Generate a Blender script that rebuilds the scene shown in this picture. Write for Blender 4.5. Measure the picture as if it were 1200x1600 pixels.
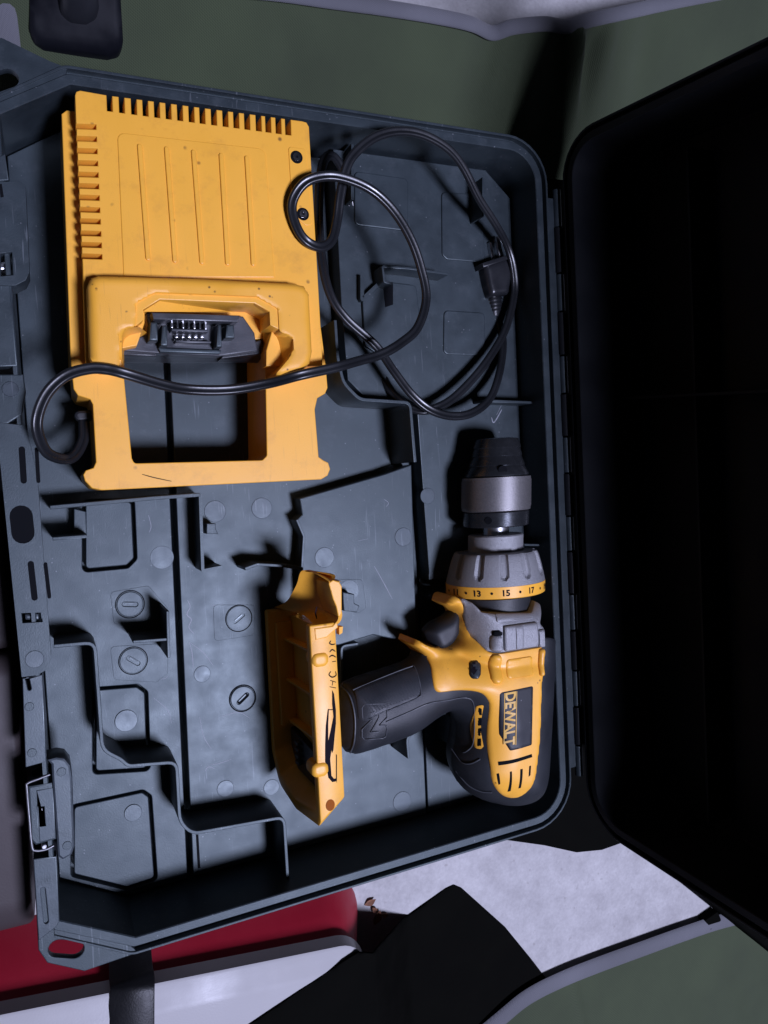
import bpy, bmesh, math, random
import numpy as np
from mathutils import Vector, Matrix
from mathutils.geometry import tessellate_polygon

random.seed(7); np.random.seed(7)
for o in list(bpy.data.objects): bpy.data.objects.remove(o, do_unlink=True)
scene = bpy.context.scene
COL = scene.collection
MM = 0.001

# ------------------------------------------------------------------ camera
# world: x to the hinges, y along the case, z up, z = 0 the floor of the case; millimetres until meshes are made
FPX = 1200.0; CAMH = 480.0
_n = np.array([80-600, 770-800, FPX]); _n /= np.linalg.norm(_n)
_d = np.array([.052, 1, .045]); _d -= _n*(_d@_n); _d /= np.linalg.norm(_d)
_x = np.cross(_d, _n)
RW = np.stack([_x, -_d, -_n])
cam = bpy.data.cameras.new('camera'); camo = bpy.data.objects.new('camera', cam); COL.objects.link(camo)
cam.sensor_fit = 'VERTICAL'; cam.sensor_height = 36; cam.sensor_width = 27; cam.lens = 36*FPX/1600
cam.clip_start = .01; cam.clip_end = 60
r3 = RW @ np.diag([1, -1, -1])
mw = Matrix([[*map(float, r3[i]), 0] for i in range(3)] + [[0, 0, 0, 1]])
mw.translation = (0, 0, CAMH*MM)
camo.matrix_world = mw
scene.camera = camo

# ------------------------------------------------------------------ light
w = bpy.data.worlds.new('World'); scene.world = w; w.use_nodes = True
w.node_tree.nodes['Background'].inputs[0].default_value = (.50, .56, .80, 1)
w.node_tree.nodes['Background'].inputs[1].default_value = 0.02
lamp = bpy.data.lights.new('ceiling_lamp', 'AREA'); lamp.shape = 'DISK'; lamp.size = .42
lamp.energy = 71; lamp.color = (.67, .70, 1.0)
lampo = bpy.data.objects.new('ceiling_lamp', lamp); COL.objects.link(lampo)
LP = Vector((.56, -.66, 2.1)); LT = Vector((.15, -.02, 0))
lampo.location = LP; lampo.rotation_euler = (LT-LP).to_track_quat('-Z', 'Y').to_euler()
vs = scene.view_settings; vs.view_transform = 'Standard'; vs.look = 'None'; vs.exposure = 0; vs.gamma = 1

# ------------------------------------------------------------------ pixel -> place
def W(px, py, z=0.0):
    r = RW @ np.array([px-600, py-800, FPX]); t = (z-CAMH)/r[2]
    return (float(r[0]*t), float(r[1]*t))
def WL(pts, z=0.0): return [W(p[0], p[1], z) for p in pts]
def W3(px, py, z): return (*W(px, py, z), z)
def on(px, py, f, z=40.0):
    for _ in range(14):
        x, y = W(px, py, z); z = .5*z+.5*float(f(np.array([[x, y]]))[0])
    return (*W(px, py, z), z)

# ------------------------------------------------------------------ materials
def newmat(name):
    m = bpy.data.materials.new(name); m.use_nodes = True
    nt = m.node_tree; b = nt.nodes['Principled BSDF']
    return m, nt, b
def node(nt, t, **k):
    n = nt.nodes.new(t)
    for a, v in k.items():
        if hasattr(n, a): setattr(n, a, v)
        else: n.inputs[a].default_value = v
    return n
def ramp(nt, src, p0, c0, p1, c1):
    r = nt.nodes.new('ShaderNodeValToRGB'); e = r.color_ramp.elements
    e[0].position = p0; e[0].color = c0; e[1].position = p1; e[1].color = c1
    nt.links.new(src, r.inputs[0]); return r.outputs[0]
def mix(nt, fac, a, b, blend='MIX'):
    m = nt.nodes.new('ShaderNodeMix'); m.data_type = 'RGBA'; m.blend_type = blend
    for i, v in ((0, fac), (6, a), (7, b)):
        if hasattr(v, 'links') or hasattr(v, 'is_linked'): nt.links.new(v, m.inputs[i])
        else: m.inputs[i].default_value = v
    return m.outputs[2]
def g(v): return (v, v, v, 1)
def surface(name, col, rough=.5, metal=0., var=.25, vscale=40, bump=.1, bscale=900, rvar=.15, scratch=0., scol=None,
            speck=0., speckcol=(.1, .05, .02, 1), spscale=160, grime=0., grimecol=None, gscale=18, spec=.5, tint=None):
    m, nt, b = newmat(name)
    tc = nt.nodes.new('ShaderNodeNewGeometry').outputs['Position']
    n1 = node(nt, 'ShaderNodeTexNoise'); n1.inputs['Scale'].default_value = vscale; n1.inputs['Detail'].default_value = 6
    nt.links.new(tc, n1.inputs['Vector'])
    c = tuple(col)+(1,)
    lo = tuple(x*(1-var) for x in col)+(1,); hi = tuple(min(1, x*(1+var)) for x in col)+(1,)
    cc = ramp(nt, n1.outputs[0], .3, lo, .7, hi)
    rr = ramp(nt, n1.outputs[0], .3, g(max(.05, rough-rvar)), .7, g(min(1, rough+rvar)))
    if grime:
        n3 = node(nt, 'ShaderNodeTexNoise'); n3.inputs['Scale'].default_value = gscale; n3.inputs['Detail'].default_value = 9; n3.inputs['Roughness'].default_value = .7
        nt.links.new(tc, n3.inputs['Vector'])
        f = ramp(nt, n3.outputs[0], .53, g(0), .75, g(grime))
        cc = mix(nt, f, cc, grimecol or tuple(x*.35 for x in col)+(1,))
    if speck:
        v = node(nt, 'ShaderNodeTexVoronoi'); v.inputs['Scale'].default_value = spscale; nt.links.new(tc, v.inputs['Vector'])
        n4 = node(nt, 'ShaderNodeTexNoise'); n4.inputs['Scale'].default_value = spscale*.45; nt.links.new(tc, n4.inputs['Vector'])
        s = ramp(nt, v.outputs['Distance'], .07, g(1), .17, g(0))
        k = ramp(nt, n4.outputs[0], .58, g(0), .64, g(speck))
        f = mix(nt, 1.0, s, k, 'MULTIPLY')
        cc = mix(nt, f, cc, speckcol)
    if scratch:
        tot = None
        for a, sc in ((.5, 26), (1.9, 34), (2.7, 22)):
            mp = nt.nodes.new('ShaderNodeMapping'); mp.inputs['Rotation'].default_value = (0, 0, a); mp.inputs['Scale'].default_value = (1, .05, 1)
            nt.links.new(tc, mp.inputs['Vector'])
            vv = node(nt, 'ShaderNodeTexNoise'); vv.inputs['Scale'].default_value = sc*30; vv.inputs['Detail'].default_value = 1; vv.inputs['Distortion'].default_value = .3
            nt.links.new(mp.outputs[0], vv.inputs['Vector'])
            s = ramp(nt, vv.outputs[0], .71, g(0), .75, g(1))
            tot = s if tot is None else mix(nt, 1.0, tot, s, 'ADD')
        n5 = node(nt, 'ShaderNodeTexNoise'); n5.inputs['Scale'].default_value = 14; n5.inputs['Detail'].default_value = 3; nt.links.new(tc, n5.inputs['Vector'])
        k = ramp(nt, n5.outputs[0], .48, g(0), .62, g(scratch))
        f = mix(nt, 1.0, tot, k, 'MULTIPLY')
        cc = mix(nt, f, cc, scol or tuple(min(1, x*2.4) for x in col)+(1,))
    if tint: b.inputs['Specular Tint'].default_value = tint
    nt.links.new(cc, b.inputs['Base Color']); nt.links.new(rr, b.inputs['Roughness'])
    b.inputs['Metallic'].default_value = metal
    b.inputs['Specular IOR Level'].default_value = spec
    if bump:
        n2 = node(nt, 'ShaderNodeTexNoise'); n2.inputs['Scale'].default_value = bscale; n2.inputs['Detail'].default_value = 3
        nt.links.new(tc, n2.inputs['Vector'])
        bp = nt.nodes.new('ShaderNodeBump'); bp.inputs['Strength'].default_value = bump; bp.inputs['Distance'].default_value = .0006
        nt.links.new(n2.outputs[0], bp.inputs['Height']); nt.links.new(bp.outputs[0], b.inputs['Normal'])
    return m
CASEC = (.022, .030, .036)
M = {}
M['case'] = surface('case_plastic', CASEC, .46, var=.16, vscale=70, bump=.12, bscale=1700, rvar=.05, scratch=.55, scol=(.13, .145, .16, 1), grime=.6, grimecol=(.056, .066, .075, 1), gscale=85, speck=.8, speckcol=(.2, .21, .23, 1), spscale=330, spec=.6, tint=(.84, .97, .98, 1))
M['case_light'] = surface('case_plastic_rubbed', (.030, .037, .046), .43, var=.3, vscale=110, bump=.08, bscale=1500, rvar=.09, scratch=.6, scol=(.16, .17, .19, 1), grime=.6, grimecol=(.10, .11, .125, 1), gscale=70, spec=.65, tint=(.84, .97, .98, 1))
M['case_shaded'] = surface('shaded_case_plastic', (.009, .010, .012), .55, var=.15, vscale=30, bump=.1, bscale=1400, spec=.12)  # case plastic again, near-black: the shade inside the lid is in its colour
M['slot'] = surface('slot_dark', (.006, .0065, .008), .8, var=.1, bump=0, spec=.05)
M['yellow'] = surface('yellow_plastic', (.90, .435, .045), .42, var=.03, vscale=25, bump=.12, bscale=1900, rvar=.05, speck=.85, speckcol=(.16, .07, .02, 1), spscale=110, grime=.45, grimecol=(.54, .24, .04, 1), gscale=60, scratch=.18, scol=(.45, .2, .04, 1))
M['yellow_dirty'] = surface('yellow_plastic_worn', (.88, .42, .043), .44, var=.04, vscale=30, bump=.15, bscale=1700, speck=.9, speckcol=(.10, .045, .015, 1), spscale=190, grime=.35, grimecol=(.46, .2, .035, 1), gscale=38, scratch=.2, scol=(.35, .16, .04, 1))
M['orange'] = surface('orange_plug_plastic', (.30, .075, .006), .7, var=.1, bump=0, spec=.15)
M['rubber'] = surface('black_rubber', (.016, .018, .022), .52, var=.2, vscale=50, bump=.3, bscale=2200, rvar=.06, grime=.4, grimecol=(.03, .033, .038, 1), gscale=30)
M['grip'] = surface('grip_rubber', (.026, .029, .035), .52, var=.15, vscale=60, bump=.3, bscale=2400, grime=.3, grimecol=(.045, .05, .055, 1))
M['cord'] = surface('cord_vinyl', (.012, .013, .015), .30, var=.2, bump=.05, rvar=.08)
M['blackplastic'] = surface('black_plastic', (.016, .017, .02), .35, var=.2, bump=.1, rvar=.1)
M['connector'] = surface('connector_plastic', (.045, .048, .055), .4, var=.3, bump=.1)
M['silver'] = surface('cast_metal', (.30, .30, .31), .5, metal=.4, var=.10, vscale=1100, bump=.7, bscale=2000, rvar=.05, grime=.25, grimecol=(.17, .17, .18, 1), gscale=140, speck=.8, speckcol=(.06, .06, .065, 1), spscale=420)
M['steel'] = surface('bright_steel', (.62, .62, .64), .25, metal=1, var=.1, bump=.05)
M['knurl'] = surface('knurled_steel', (.22, .21, .21), .45, metal=.7, var=.12, vscale=900, bump=.2, bscale=2200, rvar=.04)
M['chuck'] = surface('black_oxide_steel', (.06, .064, .07), .27, metal=.75, var=.1, vscale=300, bump=.05, bscale=900, rvar=.03)
M['plate'] = surface('nameplate_black', (.016, .017, .022), .5, var=.1, bump=.05, speck=.6, speckcol=(.4, .4, .42, 1), spscale=300, spec=.3)
M['print'] = surface('yellow_print', (.62, .36, .06), .5, var=.12, vscale=300, bump=0)
M['ink'] = surface('black_ink', (.010, .008, .012), .9, var=.2, vscale=200, bump=0, spec=.08)
M['red'] = surface('red_plastic', (.33, .008, .024), .5, var=.08, vscale=20, bump=.1)
M['white'] = surface('white_plastic', (.36, .35, .35), .55, var=.05, vscale=20, bump=.1, grime=.3, grimecol=(.4, .38, .36, 1))
M['taupe'] = surface('taupe_plastic', (.055, .045, .046), .6, var=.08, vscale=10, bump=.1, spec=.2)
M['nylon'] = surface('black_nylon', (.0035, .0035, .003), .9, var=.2, bump=.15, spec=.02)
M['fitting'] = surface('fitting_plastic', (.006, .0065, .009), .38, var=.1, bump=0, spec=.3)
M['strapweb'] = surface('strap_webbing', (.007, .007, .008), .5, var=.2, bump=.2, spec=.25)
M['dull'] = surface('dull_steel', (.20, .20, .21), .5, metal=.8, var=.2, vscale=400, bump=.1)
M['bead'] = surface('highlit_worn_rubber', (.060, .065, .074), .5, var=.2, vscale=200, bump=.1)  # paler rubber: gloss highlights on raised edges painted in, along with wear
M['leaf'] = surface('dry_leaf', (.20, .09, .05), .8, var=.4, vscale=300)
def concrete():
    m, nt, b = newmat('pale_concrete')
    tc = nt.nodes.new('ShaderNodeNewGeometry').outputs['Position']
    n1 = node(nt, 'ShaderNodeTexNoise'); n1.inputs['Scale'].default_value = 34; n1.inputs['Detail'].default_value = 8; n1.inputs['Roughness'].default_value = .65
    n2 = node(nt, 'ShaderNodeTexNoise'); n2.inputs['Scale'].default_value = 9; n2.inputs['Detail'].default_value = 4
    n3 = node(nt, 'ShaderNodeTexNoise'); n3.inputs['Scale'].default_value = 160; n3.inputs['Detail'].default_value = 4
    n4 = node(nt, 'ShaderNodeTexNoise'); n4.inputs['Scale'].default_value = 420; n4.inputs['Detail'].default_value = 3
    for n in (n1, n2, n3, n4): nt.links.new(tc, n.inputs['Vector'])
    c = ramp(nt, n1.outputs[0], .32, (.36, .345, .345, 1), .68, (.52, .505, .50, 1))
    d = ramp(nt, n2.outputs[0], .35, g(.82), .65, g(1.0)); c = mix(nt, 1.0, c, d, 'MULTIPLY')
    c = mix(nt, 1.0, c, ramp(nt, n4.outputs[0], .3, g(.92), .7, g(1.05)), 'MULTIPLY')
    s = ramp(nt, n3.outputs[0], .66, g(0), .74, g(.55)); c = mix(nt, s, c, (.26, .24, .23, 1))
    nt.links.new(c, b.inputs['Base Color']); b.inputs['Roughness'].default_value = .75
    bp = nt.nodes.new('ShaderNodeBump'); bp.inputs['Strength'].default_value = .5; bp.inputs['Distance'].default_value = .002
    nt.links.new(n1.outputs[0], bp.inputs['Height']); nt.links.new(bp.outputs[0], b.inputs['Normal'])
    return m
M['concrete'] = concrete()
def fabric(name, col, rough, sc=900, strength=.5):
    m, nt, b = newmat(name)
    tc = nt.nodes.new('ShaderNodeNewGeometry').outputs['Position']
    w1 = node(nt, 'ShaderNodeTexWave'); w1.inputs['Scale'].default_value = sc*.35; w1.bands_direction = 'DIAGONAL'; w1.inputs['Distortion'].default_value = .6
    w2 = node(nt, 'ShaderNodeTexWave'); w2.inputs['Scale'].default_value = sc*.35; w2.bands_direction = 'X'; w2.inputs['Distortion'].default_value = .6
    n1 = node(nt, 'ShaderNodeTexNoise'); n1.inputs['Scale'].default_value = 14; n1.inputs['Detail'].default_value = 8
    for n in (w1, w2, n1): nt.links.new(tc, n.inputs['Vector'])
    c = ramp(nt, n1.outputs[0], .3, tuple(x*.82 for x in col)+(1,), .7, tuple(x*1.15 for x in col)+(1,))
    k = mix(nt, .5, w1.outputs['Color'], w2.outputs['Color'])
    c = mix(nt, .35, c, mix(nt, 1.0, c, k, 'MULTIPLY'))
    nt.links.new(c, b.inputs['Base Color']); b.inputs['Roughness'].default_value = rough
    b.inputs['Sheen Weight'].default_value = .15
    bp = nt.nodes.new('ShaderNodeBump'); bp.inputs['Strength'].default_value = strength; bp.inputs['Distance'].default_value = .0005
    nt.links.new(k, bp.inputs['Height']); nt.links.new(bp.outputs[0], b.inputs['Normal'])
    return m
M['canvas'] = fabric('green_canvas', (.047, .064, .027), .85)
M['binding'] = fabric('grey_binding', (.17, .17, .19), .75, 1400, .8)

# ------------------------------------------------------------------ mesh helpers
WLOC = {}
def build(name, verts, faces, mat, parent=None, smooth=True, ang=38, xf=None, flat_ax=None):
    v = np.array(verts, float)
    if xf is not None: v = xf(v)
    v = v*MM
    c = (v.min(0)+v.max(0))/2
    me = bpy.data.meshes.new(name)
    me.from_pydata([tuple(p) for p in (v-c)], [], [tuple(f) for f in faces]); me.validate(); me.update()
    bm = bmesh.new(); bm.from_mesh(me); bmesh.ops.recalc_face_normals(bm, faces=bm.faces); bm.to_mesh(me); bm.free()
    if smooth:
        for p in me.polygons: p.use_smooth = True
        me.set_sharp_from_angle(angle=math.radians(ang))
        if flat_ax is not None:
            for p in me.polygons:
                if abs(p.normal[flat_ax]) > .995: p.use_smooth = False
    me.materials.append(M[mat])
    return link(name, me, c, parent)
def link(name, me, c, parent):
    o = bpy.data.objects.new(name, me); COL.objects.link(o)
    o.location = Vector(c); WLOC[o.name] = Vector(c)
    if parent is not None:
        o.parent = parent; o.matrix_parent_inverse = Matrix.Translation(-WLOC[parent.name])
    return o
def thing(name, label, cat, loc):
    o = bpy.data.objects.new(name, None); COL.objects.link(o); o.location = Vector(loc)*MM; o.empty_display_size = .03
    WLOC[o.name] = o.location.copy(); o['label'] = label; o['category'] = cat
    return o
def tag(o, label, cat, group=None):
    o['label'] = label; o['category'] = cat
    if group: o['group'] = group
    return o

def area2(p): return sum(p[i-1][0]*p[i][1]-p[i][0]*p[i-1][1] for i in range(len(p)))
def offs(poly, d):
    """mitred outward offset of a counter-clockwise outline, vertex count kept"""
    n = len(poly); out = []
    for i in range(n):
        a, b, c = np.array(poly[i-1]), np.array(poly[i]), np.array(poly[(i+1) % n])
        e1 = b-a; e2 = c-b; e1 = e1/(np.linalg.norm(e1)+1e-9); e2 = e2/(np.linalg.norm(e2)+1e-9)
        n1 = np.array([e1[1], -e1[0]]); n2 = np.array([e2[1], -e2[0]])
        m = n1+n2; m = m/(np.linalg.norm(m)+1e-9); k = max(.35, m@n1)
        out.append(tuple(b+m*d/k))
    return out
def rounded(poly, r, seg=6):
    n = len(poly); out = []
    rr = r if isinstance(r, (list, tuple)) else [r]*n
    for i in range(n):
        a, b, c = np.array(poly[i-1], float), np.array(poly[i], float), np.array(poly[(i+1) % n], float)
        e1 = a-b; e2 = c-b; l1 = np.linalg.norm(e1); l2 = np.linalg.norm(e2); e1 /= l1; e2 /= l2
        th = math.acos(max(-1, min(1, e1@e2)))
        if rr[i] <= 0 or th > 3.0: out.append(tuple(b)); continue
        t = min(rr[i]/math.tan(th/2), l1*.48, l2*.48); R = t*math.tan(th/2)
        bis = (e1+e2); bis /= np.linalg.norm(bis); cen = b+bis*R/math.sin(th/2)
        p1 = b+e1*t-cen; p2 = b+e2*t-cen
        a1 = math.atan2(p1[1], p1[0]); a2 = math.atan2(p2[1], p2[0]); da = (a2-a1+math.pi) % (2*math.pi)-math.pi
        for k in range(seg+1):
            aa = a1+da*k/seg; out.append(tuple(cen+R*np.array([math.cos(aa), math.sin(aa)])))
    return out
def circle(cx, cy, r, n=28): return [(cx+r*math.cos(2*math.pi*i/n), cy+r*math.sin(2*math.pi*i/n)) for i in range(n)]
def capsule(a, b, r, n=8):
    a, b = np.array(a, float), np.array(b, float); d = b-a; t = math.atan2(d[1], d[0]); out = []
    for i in range(n+1): q = t-math.pi/2+math.pi*i/n; out.append((b[0]+r*math.cos(q), b[1]+r*math.sin(q)))
    for i in range(n+1): q = t+math.pi/2+math.pi*i/n; out.append((a[0]+r*math.cos(q), a[1]+r*math.sin(q)))
    return out
def plate(name, outer, z0, z1, mat, parent=None, holes=(), bevel=0., seg=2, axis='z', xf=None, smooth=True, top=None):
    """extruded outline with real holes; axis 'x' reads outline as (y, z) and extrudes in x"""
    loops = [list(outer) if area2(outer) > 0 else list(outer)[::-1]]
    for h in holes: loops.append(list(h) if area2(h) < 0 else list(h)[::-1])
    bm = bmesh.new(); lv = []
    for L in loops:
        lo = [bm.verts.new((p[0], p[1], z0)) for p in L]
        hi = [bm.verts.new((p[0], p[1], z1 if top is None else top(p))) for p in L]; lv.append((lo, hi))
        n = len(L)
        for i in range(n):
            j = (i+1) % n
            try: bm.faces.new((lo[i], lo[j], hi[j], hi[i]))
            except ValueError: pass
    if len(loops) == 1:
        bm.faces.new(lv[0][1]); bm.faces.new(lv[0][0][::-1])
    else:
        tri = tessellate_polygon([[Vector((p[0], p[1], 0)) for p in L] for L in loops])
        lo = [v for a in lv for v in a[0]]; hi = [v for a in lv for v in a[1]]
        for t in tri:
            for vs_ in (hi, lo):
                try: bm.faces.new([vs_[i] for i in t])
                except ValueError: pass
    bmesh.ops.recalc_face_normals(bm, faces=bm.faces)
    if len(loops) > 1: bmesh.ops.dissolve_limit(bm, angle_limit=.01, verts=bm.verts, edges=bm.edges)
    if bevel > 0:
        es = [e for e in bm.edges if len(e.link_faces) == 2 and any(abs(f.normal.z) > .7 for f in e.link_faces) and e.calc_face_angle(0) > .6]
        bmesh.ops.bevel(bm, geom=es, offset=bevel, segments=seg, profile=.5, affect='EDGES', clamp_overlap=True)
    bmesh.ops.triangulate(bm, faces=[f for f in bm.faces if len(f.verts) > 4])
    bm.verts.ensure_lookup_table(); bm.verts.index_update()
    V = np.array([v.co[:] for v in bm.verts]); F = [[v.index for v in f.verts] for f in bm.faces]; bm.free()
    if axis == 'x': V = V[:, [2, 0, 1]]
    return build(name, V, F, mat, parent, smooth=smooth, xf=xf, flat_ax=None if xf else (0 if axis == 'x' else 2))
def catmull(pts, n=8, closed=False):
    P = [np.array(p, float) for p in pts]; out = []
    N = len(P)
    for i in range(N if closed else N-1):
        if closed: p0, p1, p2, p3 = P[i-1], P[i], P[(i+1) % N], P[(i+2) % N]
        else: p0, p1, p2, p3 = P[max(i-1, 0)], P[i], P[i+1], P[min(i+2, N-1)]
        for k in range(n):
            t = k/n
            out.append(.5*((2*p1)+(-p0+p2)*t+(2*p0-5*p1+4*p2-p3)*t*t+(-p0+3*p1-3*p2+p3)*t**3))
    if not closed: out.append(P[-1])
    return out
def sweep(name, pts, prof, mat, parent=None, up=(0, 0, 1), caps=True, scale=None, xf=None, level=False):
    P = np.array(pts, float); n = len(P); k = len(prof); V = []; F = []
    T = np.gradient(P, axis=0); T /= (np.linalg.norm(T, axis=1)[:, None]+1e-9)
    side = np.cross(T[0], np.array(up, float))
    if np.linalg.norm(side) < 1e-3: side = np.cross(T[0], np.array((1., 0, 0)))
    side /= np.linalg.norm(side)
    for i in range(n):
        if level:
            s_ = np.cross(T[i], np.array((0, 0, 1.))); side = .6*side+.4*s_/(np.linalg.norm(s_)+1e-9)
        side = side-T[i]*(side@T[i]); side /= np.linalg.norm(side)+1e-9
        u = np.cross(side, T[i]); s = 1 if scale is None else scale[i]
        for a, b in prof: V.append(P[i]+(side*a+u*b)*s)
    for i in range(n-1):
        for j in range(k):
            F.append((i*k+j, i*k+(j+1) % k, (i+1)*k+(j+1) % k, (i+1)*k+j))
    if caps: F += [tuple(range(k))[::-1], tuple(range((n-1)*k, n*k))]
    return build(name, V, F, mat, parent, ang=60, xf=xf)
def rnd(r, n=12, ry=None): return [(r*math.cos(2*math.pi*i/n), (ry or r)*math.sin(2*math.pi*i/n)) for i in range(n)]
def ribbon_outline(path, t):
    P = [np.array(p, float) for p in path]; L = []; R = []
    for i, p in enumerate(P):
        d1 = P[i]-P[i-1] if i else P[1]-P[0]; d2 = P[i+1]-P[i] if i < len(P)-1 else d1
        d1 = d1/(np.linalg.norm(d1)+1e-9); d2 = d2/(np.linalg.norm(d2)+1e-9)
        n1 = np.array([-d1[1], d1[0]]); n2 = np.array([-d2[1], d2[0]]); m = n1+n2; m /= np.linalg.norm(m)+1e-9
        k = max(.5, m@n1); L.append(tuple(p+m*t/2/k)); R.append(tuple(p-m*t/2/k))
    return L+R[::-1]
def wall(name, pxpath, z1, z0, t, parent, mat='case', r=3.0, xf=None):
    path = WL(pxpath, z1)
    out = []
    for i, p in enumerate(path):
        if 0 < i < len(path)-1 and r > 0:
            a, b, c = np.array(path[i-1]), np.array(p), np.array(path[i+1])
            l = min(r, np.linalg.norm(a-b)*.45, np.linalg.norm(c-b)*.45)
            p1 = b+(a-b)/np.linalg.norm(a-b)*l; p2 = b+(c-b)/np.linalg.norm(c-b)*l
            for k in range(5):
                q = k/4; out.append(tuple((1-q)**2*p1+2*q*(1-q)*b+q*q*p2))
        else: out.append(tuple(p))
    return plate(name, ribbon_outline(out, t), z0, z1, mat, parent, bevel=.35, seg=2, xf=xf)

flat = lambda z: (lambda Q: np.full(len(Q), float(z)))
# distance to outline / relief meshes ---------------------------------------------------------------
def inside_dist(Q, poly):
    P = np.array(poly); A = P; B = np.roll(P, -1, 0)
    d = np.full(len(Q), 1e9); ins = np.zeros(len(Q), bool)
    for a, b in zip(A, B):
        e = b-a; t = np.clip(((Q-a)@e)/(e@e+1e-12), 0, 1)
        d = np.minimum(d, np.linalg.norm(Q-(a+t[:, None]*e), axis=1))
        c = ((a[1] > Q[:, 1]) != (b[1] > Q[:, 1]))
        xi = (b[0]-a[0])*(Q[:, 1]-a[1])/((b[1]-a[1])+1e-12)+a[0]
        ins ^= c & (Q[:, 0] < xi)
    return np.where(ins, d, -d)
def dome(Q, poly, h, r, p=2.0):
    d = np.clip(inside_dist(Q, poly), 0, None); s = np.clip(d/r, 0, 1)
    return h*np.clip(1-(1-s)**p, 0, 1)**(1/p)
def chaikin(P, n=2):
    for _ in range(n):
        Q = []
        for i in range(len(P)):
            a = np.array(P[i]); b = np.array(P[(i+1) % len(P)]); Q += [tuple(.75*a+.25*b), tuple(.25*a+.75*b)]
        P = Q
    return P
def line_dist(Q, path):
    P = np.array(path); d = np.full(len(Q), 1e9)
    for a, b in zip(P[:-1], P[1:]):
        e = b-a; t = np.clip(((Q-a)@e)/(e@e+1e-12), 0, 1); d = np.minimum(d, np.linalg.norm(Q-(a+t[:, None]*e), axis=1))
    return d
def relief(name, poly, f, mat, parent, zc, off=0., edge=1., step=1.6, mirror=False, smooth_it=0, skirt=None, xf=None, soft=None):
    if area2(poly) < 0: poly = poly[::-1]
    bm = bmesh.new()
    bm.faces.new([bm.verts.new((p[0], p[1], 0)) for p in poly])
    P = np.array(poly); lo = P.min(0); hi = P.max(0)
    for ax in (0, 1):
        k = lo[ax]+step*.5
        while k < hi[ax]:
            co = [0, 0, 0]; no = [0, 0, 0]; co[ax] = k; no[ax] = 1
            bmesh.ops.bisect_plane(bm, geom=bm.verts[:]+bm.edges[:]+bm.faces[:], dist=1e-4, plane_co=co, plane_no=no); k += step
    bm.verts.ensure_lookup_table(); bm.verts.index_update()
    V = np.array([v.co[:] for v in bm.verts]); Q = V[:, :2]
    d = np.clip(inside_dist(Q, poly), 0, None)
    s = np.clip(d/edge, 0, 1)
    bnd = np.zeros(len(V), bool)
    for e in bm.edges:
        if len(e.link_faces) < 2:
            for v in e.verts: bnd[v.index] = True
    drop = edge*(1-np.sqrt(np.clip(1-(1-s)**2, 0, 1)))
    drop[bnd] = edge
    if soft is not None:
        s2 = np.clip(line_dist(Q, soft)/edge, 0, 1); drop = edge*(1-np.sqrt(np.clip(1-(1-s2)**2, 0, 1)))
        drop = np.maximum(drop, np.where(bnd, .5, 0))
    z = f(Q)
    nb = [[e.other_vert(v).index for e in v.link_edges] for v in bm.verts]
    for _ in range(smooth_it):
        z2 = z.copy()
        for i in range(len(V)):
            if not bnd[i]: z2[i] = .4*z[i]+.6*np.mean(z[nb[i]])
        z = z2
    V[:, 2] = z+off-drop
    F = [[v.index for v in fa.verts] for fa in bm.faces]
    base = zc if skirt is None else skirt
    VV = [tuple(p) for p in V]; 
    bl = {}
    for e in bm.edges:
        if len(e.link_faces) == 1:
            for v in e.verts:
                if v.index not in bl:
                    bl[v.index] = len(VV); VV.append((V[v.index, 0], V[v.index, 1], V[v.index, 2]-1.2 if base == 'thin' else min(base, V[v.index, 2])))
    for e in bm.edges:
        if len(e.link_faces) == 1:
            l = e.link_loops[0]; a, b = l.vert.index, l.link_loop_next.vert.index
            F.append([b, a, bl[a], bl[b]])
    bm.free()
    if base == 'thin':
        n = len(VV); VV += [(p[0], p[1], p[2]-1.2-edge) for p in V]; F += [[i+n for i in fa[::-1]] for fa in F if max(fa) < len(V)]
    if mirror:
        n = len(VV); VV += [(p[0], p[1], 2*zc-p[2]) for p in VV]; F += [[i+n for i in fa[::-1]] for fa in F]
    return build(name, VV, F, mat, parent, ang=50, xf=xf)
def revolve(name, prof, ax, zc, mat, parent, n=64, rf=None, a0=0, a1=2*math.pi):
    """prof: (y, r) along an axis parallel to y through x = ax(y), z = zc"""
    V = []; F = []; full = abs(a1-a0-2*math.pi) < 1e-6; m = n if full else n+1
    for i, (y, r) in enumerate(prof):
        for k in range(m):
            a = a0+(a1-a0)*k/n; rr = r if rf is None else rf(i, y, r, a)
            V.append((ax(y)+rr*math.sin(a), y, zc+rr*math.cos(a)))
    for i in range(len(prof)-1):
        for k in range(m if full else n):
            j = (k+1) % m; F.append((i*m+k, i*m+j, (i+1)*m+j, (i+1)*m+k))
    if full: F += [tuple(range(m)), tuple(range((len(prof)-1)*m, len(prof)*m))[::-1]]
    return build(name, V, F, mat, parent, ang=32)
def text_mesh(s, res=3):
    cu = bpy.data.curves.new('t', 'FONT'); cu.body = s; cu.resolution_u = res; cu.fill_mode = 'FRONT'
    cu.offset = .03
    o = bpy.data.objects.new('t', cu); COL.objects.link(o)
    dg = bpy.context.evaluated_depsgraph_get(); me = bpy.data.meshes.new_from_object(o.evaluated_get(dg))
    bm = bmesh.new(); bm.from_mesh(me); bmesh.ops.triangulate(bm, faces=bm.faces); bm.verts.index_update()
    V = np.array([v.co[:] for v in bm.verts])[:, :2]; F = [[v.index for v in f.verts] for f in bm.faces]; bm.free()
    bpy.data.objects.remove(o, do_unlink=True); bpy.data.curves.remove(cu); bpy.data.meshes.remove(me)
    lo = V.min(0); hi = V.max(0); return (V-lo)/(hi-lo), F
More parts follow.
